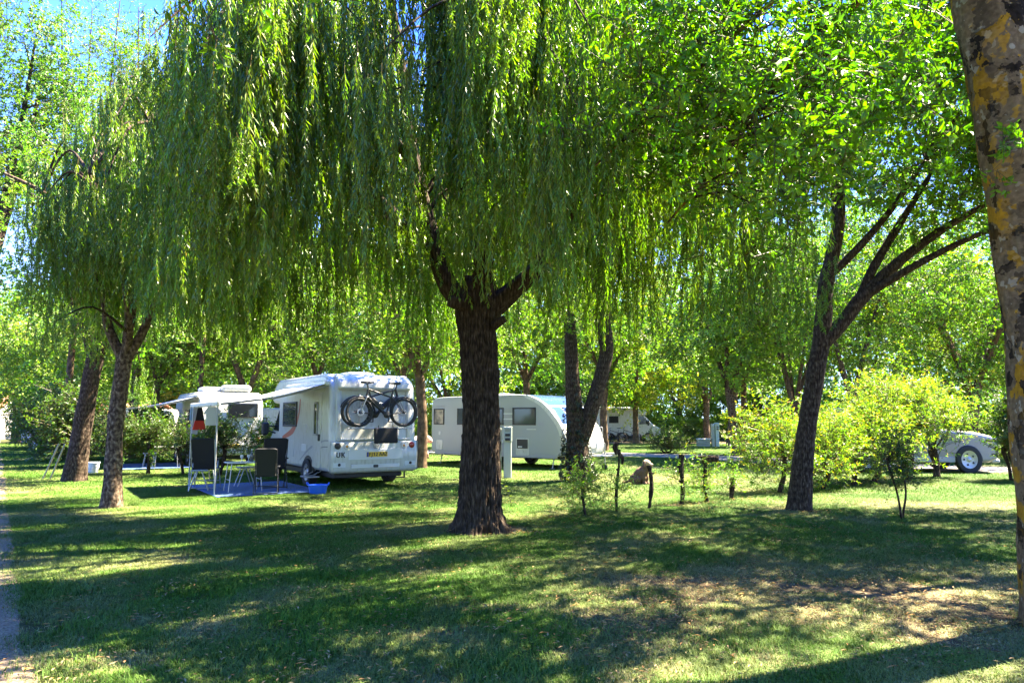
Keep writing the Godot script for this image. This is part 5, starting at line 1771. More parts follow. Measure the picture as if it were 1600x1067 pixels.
	for z in [0.22, 0.42]:
		mb = MB.new()
		mb.box(Vector3(0, 1.40, z), Vector3(1.5, 0.03, 0.06), 0.008)
		part("rail", mb, M.alloy, rk)
	mb = MB.new()
	for x in [-0.42, 0.42]:
		mb = MB.new()
		mb.rod(Vector3(x, 1.42, 0.05), Vector3(x, 1.38, 0.46), 0.014)
		part("bracket", mb, M.alloy, rk)
	# steadying leg under the right rear corner
	mb = MB.new()
	mb.rod(Vector3(0.86, 0.38, -0.2), Vector3(0.86, 0.20, -0.2), 0.02)
	mb.rod(Vector3(0.86, 0.22, -0.2), Vector3(0.45, 0.24, -0.2), 0.016)
	part("corner_leg", mb, M.black_plastic, o)
	awning(o, wl, -0.12, -3.2, 2.42, 2.38, 1.92)

	# second motorhome, further back
	var o2 := thing("motorhome", "second white motorhome further back, with rear window and roof box, awning out", "motorhome", Vector3(-9.70, 0, -25.6), 33.0)
	coach_body(o2, W, L, 2.56)
	mb = MB.new()
	mb.box(Vector3(0.25, 2.56 + 0.13, -0.75), Vector3(1.0, 0.26, 0.5), 0.08)
	part("roof_box", mb, M.silver_panel, o2)
	mb = MB.new()
	mb.box(Vector3(-0.5, 2.56 + 0.1, -1.3), Vector3(0.7, 0.18, 0.9), 0.06)
	part("roof_vent", mb, M.grey_panel, o2)
	mb = MB.new()
	mb.box(Vector3(0.35, 1.92, 0.01), Vector3(1.0, 0.5, 0.12), 0.02)
	part("rear_window", mb, M.dark_glass, o2)
	mb = MB.new()
	mb.box(Vector3(0.3, 2.24, 0.0), Vector3(0.42, 0.05, 0.05), 0.01)
	part("brake_light", mb, M.black_plastic, o2)
	mb = MB.new()
	mb.prism(rounded([[-0.05, 0.36, 0.05], [0.07, 0.42, 0.06], [0.09, 0.72, 0.08], [0.03, 0.98, 0.05], [-0.05, 1.0, 0.02]], 4), -W * 0.5 - 0.01, W * 0.5 + 0.01, 0.09, 3)
	part("bumper", mb, M.white_panel, o2)
	for q in [-1.0, 1.0]:
		disc(o2, "tail_light", Vector3(q * 0.9, 0.9, 0.06), 0.07, 0.04, M.red_lamp)
	number_plate(o2, Vector3(0.0, 0.70, 0.11), "FJ06 ULH")
	side_window(o2, wl, s, -2.6, -1.7, 1.4, 1.95, M.dark_glass, M.black_plastic)
	side_hatch(o2, wl, s, -1.4, -0.8, 0.48, 2.1, M.white_panel, "entrance_door")
	awning(o2, wl, -0.12, -3.4, 2.38, 2.38, 1.92)

	make_bikes(o)

func bike(called: String, label: String) -> Node3D:
	# a bicycle in the x-y plane, front to -x
	var b := thing(called, label, "bicycle", Vector3.ZERO, 0.0, "bicycles on the motorhome's rear rack")
	var R := 0.335
	for x in [-0.54, 0.54]:
		var w := Node3D.new()
		w.name = "wheel"
		b.add_child(w, true)
		w.position = Vector3(x, R, 0)
		var mb := MB.new()
		var pts := []
		var rad := []
		for k in 33:
			pts.append(Vector3(cos(TAU * k / 32.0), sin(TAU * k / 32.0), 0) * (R - 0.031))
			rad.append(0.031)
		mb.tube(pts, rad, 8, false)
		part("tyre", mb, M.rubber, w)
		mb = MB.new()
		pts = []
		rad = []
		for k in 33:
			pts.append(Vector3(cos(TAU * k / 32.0), sin(TAU * k / 32.0), 0) * (R - 0.058))
			rad.append(0.012)
		mb.tube(pts, rad, 6, false)
		part("rim", mb, M.black_plastic, w)
		mb = MB.new()
		for k in 16:
			var a := TAU * k / 16.0
			mb.rod(Vector3(cos(a) * 0.03, sin(a) * 0.03, 0.02 * (1 - 2 * (k % 2))), Vector3(cos(a), sin(a), 0) * (R - 0.06), 0.0022, 3)
		part("spokes", mb, M.steel, w).set_meta("kind", "stuff")
		mb = MB.new()
		mb.lathe([Vector2(0, -0.05), Vector2(0.03, -0.05), Vector2(0.03, 0.05), Vector2(0, 0.05)], 10, Vector3.ZERO, Basis(Vector3.RIGHT, PI * 0.5))
		part("hub", mb, M.black_plastic, w)
		if x < 0:
			mb = MB.new()
			mb.lathe([Vector2(0.05, 0.058), Vector2(0.09, 0.058), Vector2(0.09, 0.062), Vector2(0.05, 0.062)], 20, Vector3.ZERO, Basis(Vector3.RIGHT, PI * 0.5))
			part("brake_disc", mb, M.steel, w)
		# mudguard
		mb = MB.new()
		pts = []
		rad = []
		for k in 13:
			var a := lerpf(0.35, 2.6, k / 12.0) if x < 0 else lerpf(0.3, 2.9, k / 12.0)
			pts.append(Vector3(x + cos(a) * (R + 0.02), R + sin(a) * (R + 0.02), 0))
			rad.append(0.016)
		mb.tube(pts, rad, 5)
		part("mudguard", mb, M.black_plastic, b)
	var crank := Vector3(0.10, R - 0.05, 0)
	var seat := Vector3(0.28, 0.86, 0)
	var head := Vector3(-0.34, 0.86, 0)
	var headl := Vector3(-0.385, 0.70, 0)
	var rear := Vector3(0.54, R, 0)
	var mb := MB.new()
	mb.tube([headl, crank], [0.034, 0.038], 8)
	mb.tube([head, seat + Vector3(-0.05, -0.18, 0)], [0.022, 0.02], 8)
	mb.tube([crank, seat], [0.021, 0.019], 8)
	mb.tube([head, headl], [0.026, 0.026], 8)
	for z in [-0.05, 0.05]:
		mb.tube([crank + Vector3(0, 0, z * 0.6), rear + Vector3(0, 0, z)], [0.013, 0.010], 6)
		mb.tube([seat + Vector3(-0.06, -0.16, z * 0.4), rear + Vector3(0, 0, z)], [0.011, 0.009], 6)
	part("frame", mb, M.black_plastic, b)
	mb = MB.new()
	for z in [-0.06, 0.06]: mb.tube([headl + Vector3(-0.01, -0.02, z), Vector3(-0.54, R, z)], [0.019, 0.014], 6)
	mb.rod(headl + Vector3(0, -0.02, -0.07), headl + Vector3(0, -0.02, 0.07), 0.02)
	part("fork", mb, M.steel, b)
	mb = MB.new()
	mb.rod(head, head + Vector3(-0.03, 0.12, 0), 0.016)
	mb.tube(spline([head + Vector3(0.05, 0.16, -0.2), head + Vector3(-0.04, 0.12, -0.06), head + Vector3(-0.04, 0.12, 0.06), head + Vector3(0.05, 0.16, 0.2)], 4), fspline([0.014, 0.012, 0.012, 0.014], 4), 6)
	part("handlebar", mb, M.black_plastic, b)
	mb = MB.new()
	mb.rod(seat, seat + Vector3(0.02, 0.13, 0), 0.014)
	part("seat_post", mb, M.steel, b)
	mb = MB.new()
	mb.prism(rounded([[-0.14, 0.0, 0.02], [0.14, -0.01, 0.02], [0.15, 0.05, 0.03], [-0.13, 0.035, 0.02]], 3), -0.05, 0.05, 0.02, 3)
	var sd := part("saddle", mb, M.black_plastic, b)
	sd.position = seat + Vector3(0.02, 0.13, 0)
	sd.rotation_degrees.y = 90
	mb = MB.new()
	mb.lathe([Vector2(0, -0.012), Vector2(0.085, -0.012), Vector2(0.085, 0.012), Vector2(0, 0.012)], 18, crank + Vector3(0, 0, 0.06), Basis(Vector3.RIGHT, PI * 0.5))
	mb.box(crank + Vector3(0.03, -0.085, 0.09), Vector3(0.03, 0.17, 0.015), 0.005)
	mb.box(crank + Vector3(-0.03, 0.085, -0.09), Vector3(0.03, 0.17, 0.015), 0.005)
	part("crank", mb, M.black_plastic, b)
	for q in [[Vector3(0.06, -0.17, 0.14)], [Vector3(-0.06, 0.17, -0.14)]]:
		mb = MB.new()
		mb.box(crank + q[0], Vector3(0.09, 0.02, 0.09), 0.006)
		part("pedal", mb, M.black_plastic, b)
	mb = MB.new()
	mb.box(headl.lerp(crank, 0.5) + Vector3(0.02, 0.05, 0), Vector3(0.34, 0.08, 0.07), 0.02, Basis(Vector3.BACK, (crank - headl).angle_to(Vector3.RIGHT) * -1.0))
	part("battery", mb, M.black_plastic, b)
	return b

func make_bikes(van: Node3D) -> void:
	var x := van.transform
	var b := bike("bicycle", "black bicycle on the outer rail of the motorhome's rack")
	b.transform = x * Transform3D(Basis(Vector3.UP, 0.0), Vector3(-0.02, 1.43, 0.44))
	var c := bike("bicycle", "black bicycle on the inner rail, closest to the motorhome's rear wall")
	c.transform = x * Transform3D(Basis(Vector3.UP, PI) * Basis.from_scale(Vector3(1.10, 1.02, 1.0)), Vector3(0.04, 1.43, 0.21))
	var bag := thing("black_bag", "black cloth bag hanging below the bicycles on the motorhome", "bag")
	var mb := MB.new()
	mb.prism(rounded([[0.0, -0.36, 0.06], [0.05, -0.34, 0.03], [0.04, 0.0, 0.02], [-0.01, 0.0, 0.01]], 3), -0.29, 0.29, 0.03, 3)
	part("pouch", mb, M.chair_cloth, bag)
	mb = MB.new()
	for q in [-0.18, 0.18]: mb.rod(Vector3(q, -0.01, 0.01), Vector3(q, 0.06, -0.005), 0.008)
	part("strap", mb, M.chair_cloth, bag)
	bag.transform = x * Transform3D(Basis.IDENTITY, Vector3(0.07, 1.41, 0.47))

# ---------------------------------------------------------------- caravan
func make_caravan() -> void:
	var W := 2.2
	var L := 6.2
	var H := 2.42
	var o := thing("caravan", "long silver-white touring caravan with dark windows behind the ivy tree", "caravan", Vector3(-2.29, 0, -28.34), -130.1)
	var prof := rounded([[0.0, 0.42, 0.12], [0.0, H - 0.06, 0.3], [-0.5, H, 0.2], [-4.55, H + 0.03, 0.5], [-5.30, H - 0.26, 0.45], [-5.98, 1.42, 0.35], [-L, 0.85, 0.25], [-L + 0.08, 0.42, 0.12]], 7)
	var mb := MB.new()
	mb.prism(prof, -W * 0.5, W * 0.5, 0.05, 3)
	part("body", mb, M.silver_panel, o)
	var wr := W * 0.5
	# white moulded front edge trims on both walls and the white nose
	for s in [-1.0, 1.0]:
		mb = ribbon_on_wall(s * (wr + 0.006), [Vector2(-4.5, H - 0.03), Vector2(-5.18, H - 0.33), Vector2(-5.82, 1.45), Vector2(-6.02, 0.9), Vector2(-6.0, 0.45)], [0.05, 0.07, 0.07, 0.06, 0.05])
		part("edge_trim", mb, M.white_panel, o)
	# the front: white panel, three tinted panes and a skylight following the curve
	front_panel(o, "front_panel", prof, 1.44, 0.44, -wr + 0.10, wr - 0.10, 0.010, M.white_panel)
	front_panel(o, "skylight", prof, H + 0.1, 2.07, -wr + 0.14, wr - 0.14, 0.014, M.blue_glass)
	for q in [[-wr + 0.16, -0.40], [-0.36, 0.36], [0.40, wr - 0.16]]:
		front_panel(o, "front_window", prof, 2.02, 1.46, q[0], q[1], 0.018, M.blue_glass)
	# gas locker lid with a handle
	front_panel(o, "gas_locker", prof, 1.0, 0.56, -0.62, 0.62, 0.03, M.white_panel)
	for x in [-0.8, 0.8]:
		mb = MB.new()
		mb.tube(spline([Vector3(x, 1.34, -L - 0.02), Vector3(x, 1.32, -L - 0.09), Vector3(x, 1.02, -L - 0.09), Vector3(x, 1.0, -L - 0.02)], 4), fspline([0.014, 0.014, 0.014, 0.014], 4), 6)
		part("grab_handle", mb, M.trim, o)
	# right side (towards the camera)
	for q in [[-0.68, -0.14], [-2.3, -1.35], [-3.55, -2.75], [-4.95, -3.95]]:
		side_window(o, wr, 1.0, q[0], q[1], 1.42 + (0.0 if q[0] > -1 else -0.0), 2.0, M.pane, M.black_plastic)
	var band := MB.new()
	band.box(Vector3(wr + 0.004, 1.72, -3.8), Vector3(0.008, 0.50, 0.52), 0.002)
	part("grey_band", band, M.trim, o)
	for y in [1.62, 1.80]:
		band = MB.new()
		band.box(Vector3(wr + 0.010, y, -3.8), Vector3(0.008, 0.035, 0.52), 0.002)
		part("band_line", band, M.grey_panel, o)
	part("band_tail", ribbon_on_wall(wr + 0.008, [Vector2(-4.9, 1.46), Vector2(-5.15, 1.46), Vector2(-5.3, 1.43)], [0.05, 0.05, 0.02]), M.trim, o)
	mb = MB.new()
	mb.box(Vector3(wr, 2.08, -0.45), Vector3(0.03, 0.03, 0.5), 0.01)
	part("name_strip", mb, M.trim, o)
	mb = MB.new()
	mb.box(Vector3(wr + 0.004, 1.28, -4.75), Vector3(0.012, 0.03, 0.4), 0.004)
	part("name_strip", mb, M.white_panel, o)
	side_hatch(o, wr, 1.0, -0.6, -0.28, 0.52, 0.86, M.white_panel, "service_hatch")
	side_hatch(o, wr, 1.0, -0.50, -0.40, 1.04, 1.18, M.white_panel, "socket_cover")
	side_hatch(o, wr, 1.0, -4.65, -4.1, 0.42, 0.98, M.white_panel, "locker_door")
	mb = MB.new()
	mb.box(Vector3(wr + 0.02, 0.80, -4.38), Vector3(0.03, 0.30, 0.46), 0.01)
	part("vent_grille", mb, M.black_plastic, o)
	mb = MB.new()
	mb.box(Vector3(wr + 0.04, 0.70, -4.30), Vector3(0.01, 0.05, 0.18), 0.003)
	part("vent_label", mb, M.white_panel, o)
	mb = MB.new()
	mb.lathe([Vector2(0, 0.0), Vector2(0.08, 0.0), Vector2(0.07, 0.03), Vector2(0, 0.04)], 16, Vector3(wr, 0.85, -3.45), Basis(Vector3.BACK, -PI * 0.5))
	part("light", mb, M.clear_lamp, o)
	mb = MB.new()
	mb.box(Vector3(wr - 0.02, 0.40, -3.0), Vector3(0.05, 0.10, 5.6), 0.01)
	part("skirt", mb, M.trim, o)
	for s in [-1.0, 1.0]:
		wheel(o, Vector3(s * (wr - 0.13), 0.32, -3.1), 0.32, 0.2)
	mb = MB.new()
	mb.box(Vector3(0, 0.36, -3.1), Vector3(1.7, 0.10, 5.4), 0.02)
	part("chassis", mb, M.black_plastic, o)
	for s in [-1.0, 1.0]:
		for z in [-0.35, -5.5]:
			mb = MB.new()
			mb.tube([Vector3(s * 0.85, 0.38, z), Vector3(s * 0.95, 0.02, z)], [0.025, 0.02], 6)
			mb.box(Vector3(s * 0.95, 0.015, z), Vector3(0.16, 0.03, 0.12), 0.005)
			part("corner_steady", mb, M.steel if z < -1 else M.post_wood, o)
	# drawbar and jockey wheel
	mb = MB.new()
	for s in [-1.0, 1.0]: mb.tube([Vector3(s * 0.6, 0.42, -L + 0.3), Vector3(0, 0.44, -L - 1.1)], [0.04, 0.035], 6)
	mb.box(Vector3(0, 0.5, -L - 1.15), Vector3(0.1, 0.12, 0.34), 0.03)
	part("drawbar", mb, M.steel, o)
	mb = MB.new()
	mb.rod(Vector3(0.09, 0.85, -L - 0.75), Vector3(0.09, 0.12, -L - 0.75), 0.025, 8)
	mb.rod(Vector3(0.09, 0.85, -L - 0.75), Vector3(0.2, 0.87, -L - 0.75), 0.012)
	part("jockey_post", mb, M.steel, o)
	mb = MB.new()
	mb.lathe([Vector2(0, -0.035), Vector2(0.08, -0.035), Vector2(0.1, -0.02), Vector2(0.1, 0.02), Vector2(0.08, 0.035), Vector2(0, 0.035)], 16, Vector3(0.09, 0.1, -L - 0.75), Basis(Vector3.BACK, PI * 0.5))
	part("jockey_wheel", mb, M.rubber, o)
	# roof fittings
	mb = MB.new()
	mb.box(Vector3(0.1, H + 0.06, -2.5), Vector3(0.7, 0.08, 0.9), 0.03)
	part("roof_vent", mb, M.white_panel, o)

# a sheet lying on the caravan's curved front between two heights
func front_panel(o: Node3D, called: String, prof: PackedVector2Array, y1: float, y0: float, x0: float, x1: float, proud: float, mat: Material) -> void:
	var pts := []
	for i in prof.size():
		var p := prof[i]
		if p.x < -4.45 and p.y <= y1 + 0.001 and p.y >= y0 - 0.001: pts.append(p)
	# cut exactly at the two heights
	for i in prof.size() - 1:
		var a := prof[i]
		var b := prof[i + 1]
		if a.x > -4.4 or b.x > -4.4: continue
		for yy in [y0, y1]:
			if (a.y - yy) * (b.y - yy) < 0.0: pts.append(a.lerp(b, (yy - a.y) / (b.y - a.y)))
	pts.sort_custom(func(a, b): return a.y > b.y if absf(a.y - b.y) > 0.0005 else a.x > b.x)
	var mb := MB.new()
	var rows := []
	for i in pts.size():
		var d: Vector2 = (pts[mini(i + 1, pts.size() - 1)] - pts[maxi(i - 1, 0)]).normalized()
		var nn := Vector2(d.y, -d.x)
		if nn.x > 0.3: nn = -nn
		var e: float = proud if i > 0 and i < pts.size() - 1 else proud * 0.5
		var p: Vector2 = pts[i] + nn * e
		var q: Vector2 = pts[i] + nn * e * 0.3
		rows.append(PackedVector3Array([Vector3(x0, q.y, q.x), Vector3(x0 + 0.02, p.y, p.x), Vector3(x1 - 0.02, p.y, p.x), Vector3(x1, q.y, q.x)]))
	mb.grid(rows, false)
	var c := mb.n[mb.n.size() / 2]
	if c.z > 0.0 or (absf(c.z) < 0.2 and c.y < 0.0):
		for r in rows: r.reverse()
		mb = MB.new()
		mb.grid(rows, false)
	part(called, mb, mat, o)

# ---------------------------------------------------------------- far vehicles, car
func make_far_vehicles() -> void:
	var o := thing("motorhome", "far white motorhome parked facing right beyond the lane", "motorhome", Vector3(4.6, 0, -54.5), -90.0)
	coach_body(o, 2.1, 6.2, 2.5)
	var wr := 1.05
	side_window(o, wr, 1.0, -3.1, -2.4, 1.35, 1.85, M.dark_glass, M.black_plastic)
	side_hatch(o, wr, 1.0, -4.3, -3.75, 0.45, 2.0, M.grey_panel, "entrance_door")
	var mb := MB.new()
	mb.prism(rounded([[-4.4, 2.3, 0.02], [-1.6, 2.42, 0.02], [-1.6, 2.46, 0.01], [-4.4, 2.34, 0.01]], 2), wr - 0.05, wr + 1.6, 0.005, 1)
	part("canopy", mb, M.awning_cloth, o)
	for z in [-1.7, -4.3]:
		mb = MB.new()
		mb.rod(Vector3(wr + 1.55, 2.36, z), Vector3(wr + 1.55, 0, z), 0.025)
		part("awning_leg", mb, M.white_panel, o)
	mb = MB.new()
	mb.box(Vector3(0, 2.6, -0.9), Vector3(1.3, 0.25, 0.8), 0.08)
	part("roof_box", mb, M.white_panel, o)
	# two far bicycles leaning by it
	var b := bike("bicycle", "dark bicycle leaning by the far motorhome, nearer the caravan")
	b.position = Vector3(7.3, 0, -52.4)
	b.rotation_degrees = Vector3(-6, 8, 0)
	b.set_meta("group", "bicycles by the far motorhome")
	var c := copy_of(b, Vector3(8.35, 0, -52.9), -6.0, "dark bicycle by the far motorhome, nearer its door")
	c.rotation_degrees.x = -6

	# vans glimpsed behind the shrubs
	var v := thing("motorhome", "white motorhome roof glimpsed between the two awnings' shrubs", "motorhome", Vector3(-9.2, 0, -33.2), 60.0)
	coach_body(v, 2.05, 5.4, 2.1)
	side_window(v, -1.025, -1.0, -2.6, -1.4, 1.2, 1.7, M.blue_glass, M.black_plastic)
	v = thing("motorhome", "white van half hidden by shrubs under the second awning", "motorhome", Vector3(-18.0, 0, -41.0), 75.0)
	coach_body(v, 2.0, 5.2, 2.15)
	side_window(v, -1.0, -1.0, -2.6, -1.4, 1.2, 1.7, M.dark_glass, M.black_plastic)
	v = thing("motorhome", "grey roofed vehicle behind the left shrubs beyond the leaning dark trunk", "motorhome", Vector3(-21.6, 0, -39.0), 80.0)
	coach_body(v, 1.9, 4.2, 1.95)
	side_window(v, -0.95, -1.0, -2.0, -1.0, 1.1, 1.6, M.dark_glass, M.black_plastic)

	# the light car on the right: front towards +x
	var k := thing("parked_car", "light silver car half hidden behind the yellow shrubs", "car", Vector3(9.95, 0, -23.6), -96.0)
	k.scale = Vector3(1.08, 1.24, 1.08)
	mb = MB.new()
	var L := 4.4
	var body := []
	body.append_array([[-0.05, 0.30, 0.08], [0.0, 0.62, 0.1], [-0.06, 1.02, 0.12], [-2.9, 1.06, 0.1], [-3.7, 1.00, 0.3], [-4.26, 0.88, 0.10], [-L, 0.66, 0.06], [-L + 0.03, 0.36, 0.1], [-4.1, 0.26, 0.05]])
	body.append([-0.4, 0.27, 0.1])
	mb.prism(rounded(body, 4), -0.9, 0.9, 0.09, 4)
	part("body", mb, M.car_paint, k)
	mb = MB.new()
	mb.prism(rounded([[-0.12, 0.98, 0.05], [-0.35, 1.56, 0.2], [-0.9, 1.66, 0.3], [-1.9, 1.64, 0.3], [-3.05, 1.0, 0.2]], 5), -0.76, 0.76, 0.14, 4)
	part("cabin", mb, M.car_paint, k)
	for s in [-1.0, 1.0]:
		for q in [[[-0.62, 1.08, 0.05], [-0.72, 1.50, 0.08], [-1.55, 1.55, 0.05], [-1.55, 1.08, 0.03]], [[-1.65, 1.08, 0.03], [-1.65, 1.54, 0.05], [-1.95, 1.50, 0.08], [-2.70, 1.08, 0.05]]]:
			mb = MB.new()
			mb.prism(rounded(q, 3), s * 0.76 - 0.012, s * 0.76 + 0.012, 0.005, 1)
			part("window", mb, M.dark_glass, k)
		mb = MB.new()
		mb.box(Vector3(s * 0.98, 1.1, -2.6), Vector3(0.2, 0.14, 0.12), 0.04)
		part("wing_mirror", mb, M.car_paint, k)
		mb = MB.new()
		mb.box(Vector3(s * 0.75, 0.79, -L + 0.2), Vector3(0.32, 0.12, 0.42), 0.04)
		part("headlight", mb, M.dark_glass, k)
		mb = MB.new()
		mb.box(Vector3(s * 0.82, 0.45, -L + 0.17), Vector3(0.16, 0.1, 0.2), 0.02)
		part("fog_lamp", mb, M.black_plastic, k)
		mb = MB.new()
		mb.tube([Vector3(s * 0.86, 1.045, -2.95), Vector3(s * 0.84, 0.985, -3.75), Vector3(s * 0.78, 0.885, -4.22)], [0.010, 0.010, 0.010], 5)
		part("bonnet_gap", mb, M.black_plastic, k)
		for wz in [-3.55, -0.85]:
			wheel(k, Vector3(s * 0.87, 0.335, wz), 0.345, 0.2)
			mb = MB.new()
			var pr := []
			for q in 13: pr.append([wz + cos(PI * q / 12.0) * 0.375, 0.30 + sin(PI * q / 12.0) * 0.365, 0.0])
			mb.prism(rounded(pr, 2), s * 0.895 - 0.01, s * 0.895 + 0.01, 0.002, 1)
			part("wheel_arch", mb, M.black_plastic, k)
		mb = MB.new()
		mb.box(Vector3(s * 0.84, 0.86, -1.75), Vector3(0.14, 0.03, 0.14), 0.01)
		part("door_handle", mb, M.trim, k)
		# door shut lines
		for z in [-0.98, -1.62, -2.72]:
			mb = MB.new()
			mb.box(Vector3(s * 0.897, 0.66, z), Vector3(0.012, 0.62, 0.014), 0.002)
			part("door_gap", mb, M.black_plastic, k)
		mb = MB.new()
		mb.box(Vector3(s * 0.895, 0.33, -2.2), Vector3(0.03, 0.13, 2.0), 0.01)
		part("sill", mb, M.trim, k)
	mb = MB.new()
	mb.prism(PackedVector2Array([Vector2(-1.98, 1.56), Vector2(-2.92, 1.05), Vector2(-2.94, 1.08), Vector2(-1.98, 1.60)]), -0.62, 0.62, 0.005, 1)
	part("windscreen", mb, M.dark_glass, k)
	mb = MB.new()
	mb.box(Vector3(0, 0.42, -L + 0.04), Vector3(1.1, 0.18, 0.1), 0.02)
	part("grille", mb, M.black_plastic, k)
	mb = MB.new()
	mb.box(Vector3(0, 0.30, -L + 0.1), Vector3(1.62, 0.1, 0.24), 0.03)
	part("bumper_lip", mb, M.trim, k)

	# small houses with tiled roofs at the far left
	for d in [[Vector3(-43.5, 0, -60.0), 10.0, "cream house with orange tiled roof at the far left edge", 5.0, 2.5], [Vector3(-30.0, 0, -58.5), -12.0, "low hut with orange roof seen under the second awning", 5.0, 1.7]]:
		var h := thing("house", d[2], "house", d[0], d[1])
		var hw: float = d[3] * 0.5
		var hh: float = d[4]
		mb = MB.new()
		mb.box(Vector3(0, hh * 0.5, 0), Vector3(hw * 2, hh, 5.0), 0.03)
		part("wall", mb, M.wall_cream, h)
		for s in [-1.0, 1.0]:
			mb = MB.new()
			var ang: float = s * 0.42
			mb.box(Vector3(0, hh + 0.52, s * 1.35), Vector3(hw * 2 + 0.7, 0.12, 3.1), 0.03, Basis(Vector3.RIGHT, ang))
			part("roof", mb, M.roof_tile, h)
		for s in [-1.0, 1.0]:
			mb = MB.new()
			var tri := PackedVector2Array([Vector2(-2.45, hh), Vector2(2.45, hh), Vector2(0, hh + 1.05)])
			mb.prism(tri, s * (hw - 0.12) - 0.1, s * (hw - 0.12) + 0.1, 0.01, 1)
			part("gable", mb, M.wall_cream, h)
		var wn := Node3D.new()
		wn.name = "window"
		h.add_child(wn, true)
		mb = MB.new()
		mb.box(Vector3(0.6, hh * 0.55, 2.51), Vector3(1.0, 0.9, 0.08), 0.02)
		part("frame", mb, M.white_panel, wn)
		mb = MB.new()
		mb.box(Vector3(0.6, hh * 0.55, 2.54), Vector3(0.84, 0.74, 0.06), 0.01)
		part("pane", mb, M.blue_glass, wn)
		mb = MB.new()
		mb.box(Vector3(-1.3, hh * 0.42, 2.51), Vector3(0.9, hh * 0.84, 0.08), 0.02)
		part("door", mb, M.trim, h)

# ---------------------------------------------------------------- camping things
func make_chair(label: String, dark_legs := false) -> Node3D:
	# folding high-backed camping chair, facing -z
	var c := thing("camping_chair", label, "chair", Vector3.ZERO, 0.0, "black folding camping chairs on the rug")
	var lm: Material = M.black_plastic if dark_legs else M.steel
	var mb := MB.new()
	var rows := []
	for i in 9:
		var t := i / 8.0
		var sag := sin(t * PI) * 0.03
		rows.append(PackedVector3Array([Vector3(0.24, 0.47 - sag * 0.3, 0.22 - t * 0.46), Vector3(0.0, 0.46 - sag, 0.22 - t * 0.46), Vector3(-0.24, 0.47 - sag * 0.3, 0.22 - t * 0.46)]))
	mb.box(Vector3(0, 0.455, 0.0), Vector3(0.50, 0.05, 0.48), 0.02)
	part("seat", mb, M.chair_cloth, c)
	mb = MB.new()
	mb.T = Transform3D(Basis(Vector3.RIGHT, 0.30), Vector3(0, 0.44, 0.25)) * Transform3D(Basis(Vector3.UP, PI * 0.5), Vector3.ZERO)
	mb.prism(rounded([[-0.22, 0.0, 0.05], [-0.235, 0.3, 0.1], [-0.25, 0.56, 0.1], [-0.27, 0.74, 0.09], [0.27, 0.74, 0.09], [0.25, 0.56, 0.1], [0.235, 0.3, 0.1], [0.22, 0.0, 0.05]], 4), -0.025, 0.025, 0.022, 3)
	mb.T = Transform3D.IDENTITY
	for i in mb.v.size():
		mb.v[i].z += 0.9 * mb.v[i].x * mb.v[i].x * -1.0 + 0.04 * clampf((mb.v[i].y - 0.9) * 4.0, 0, 1)
	part("backrest", mb, M.chair_cloth, c)
	for s in [-1.0, 1.0]:
		mb = MB.new()
		mb.tube([Vector3(s * 0.27, 0.66, 0.05), Vector3(s * 0.28, 0.0, -0.26)], [0.013, 0.013], 7)
		part("leg", mb, lm, c)
		mb = MB.new()
		mb.tube([Vector3(s * 0.265, 0.66, 0.0), Vector3(s * 0.28, 0.0, 0.34)], [0.013, 0.013], 7)
		part("leg", mb, lm, c)
		mb = MB.new()
		mb.box(Vector3(s * 0.28, 0.675, 0.02), Vector3(0.06, 0.03, 0.46), 0.012)
		part("armrest", mb, M.black_plastic, c)
		mb = MB.new()
		mb.tube([Vector3(s * 0.25, 0.44, 0.24), Vector3(s * 0.255, 1.12, 0.45)], [0.013, 0.013], 7)
		mb.rod(Vector3(s * 0.255, 0.455, 0.22), Vector3(s * 0.255, 0.455, -0.24), 0.012)
		part("side_frame", mb, lm, c)
	mb = MB.new()
	mb.rod(Vector3(-0.28, 0.03, 0.33), Vector3(0.28, 0.03, 0.33), 0.011)
	mb.rod(Vector3(-0.28, 0.16, -0.18), Vector3(0.28, 0.16, -0.18), 0.011)
	part("crossbar", mb, lm, c).set_meta("kind", "stuff")
	return c

func make_table(called: String, label: String, at: Vector3, turn: float, w: float, d: float, h: float, top: Material) -> Node3D:
	var t := thing(called, label, "table", at, turn)
	var mb := MB.new()
	mb.box(Vector3(0, h - 0.015, 0), Vector3(w, 0.03, d), 0.01)
	part("table_top", mb, top, t)
	for x in [-1.0, 1.0]:
		for z in [-1.0, 1.0]:
			mb = MB.new()
			mb.tube([Vector3(x * (w * 0.5 - 0.08), h - 0.03, z * (d * 0.5 - 0.06)), Vector3(x * (w * 0.5 - 0.02), 0, z * (d * 0.5 - 0.02))], [0.012, 0.012], 6)
			part("leg", mb, M.steel, t)
	for x in [-1.0, 1.0]:
		mb = MB.new()
		mb.rod(Vector3(x * (w * 0.5 - 0.05), h * 0.4, -d * 0.5 + 0.05), Vector3(x * (w * 0.5 - 0.05), h * 0.4, d * 0.5 - 0.05), 0.009)
		part("brace", mb, M.steel, t)
	return t

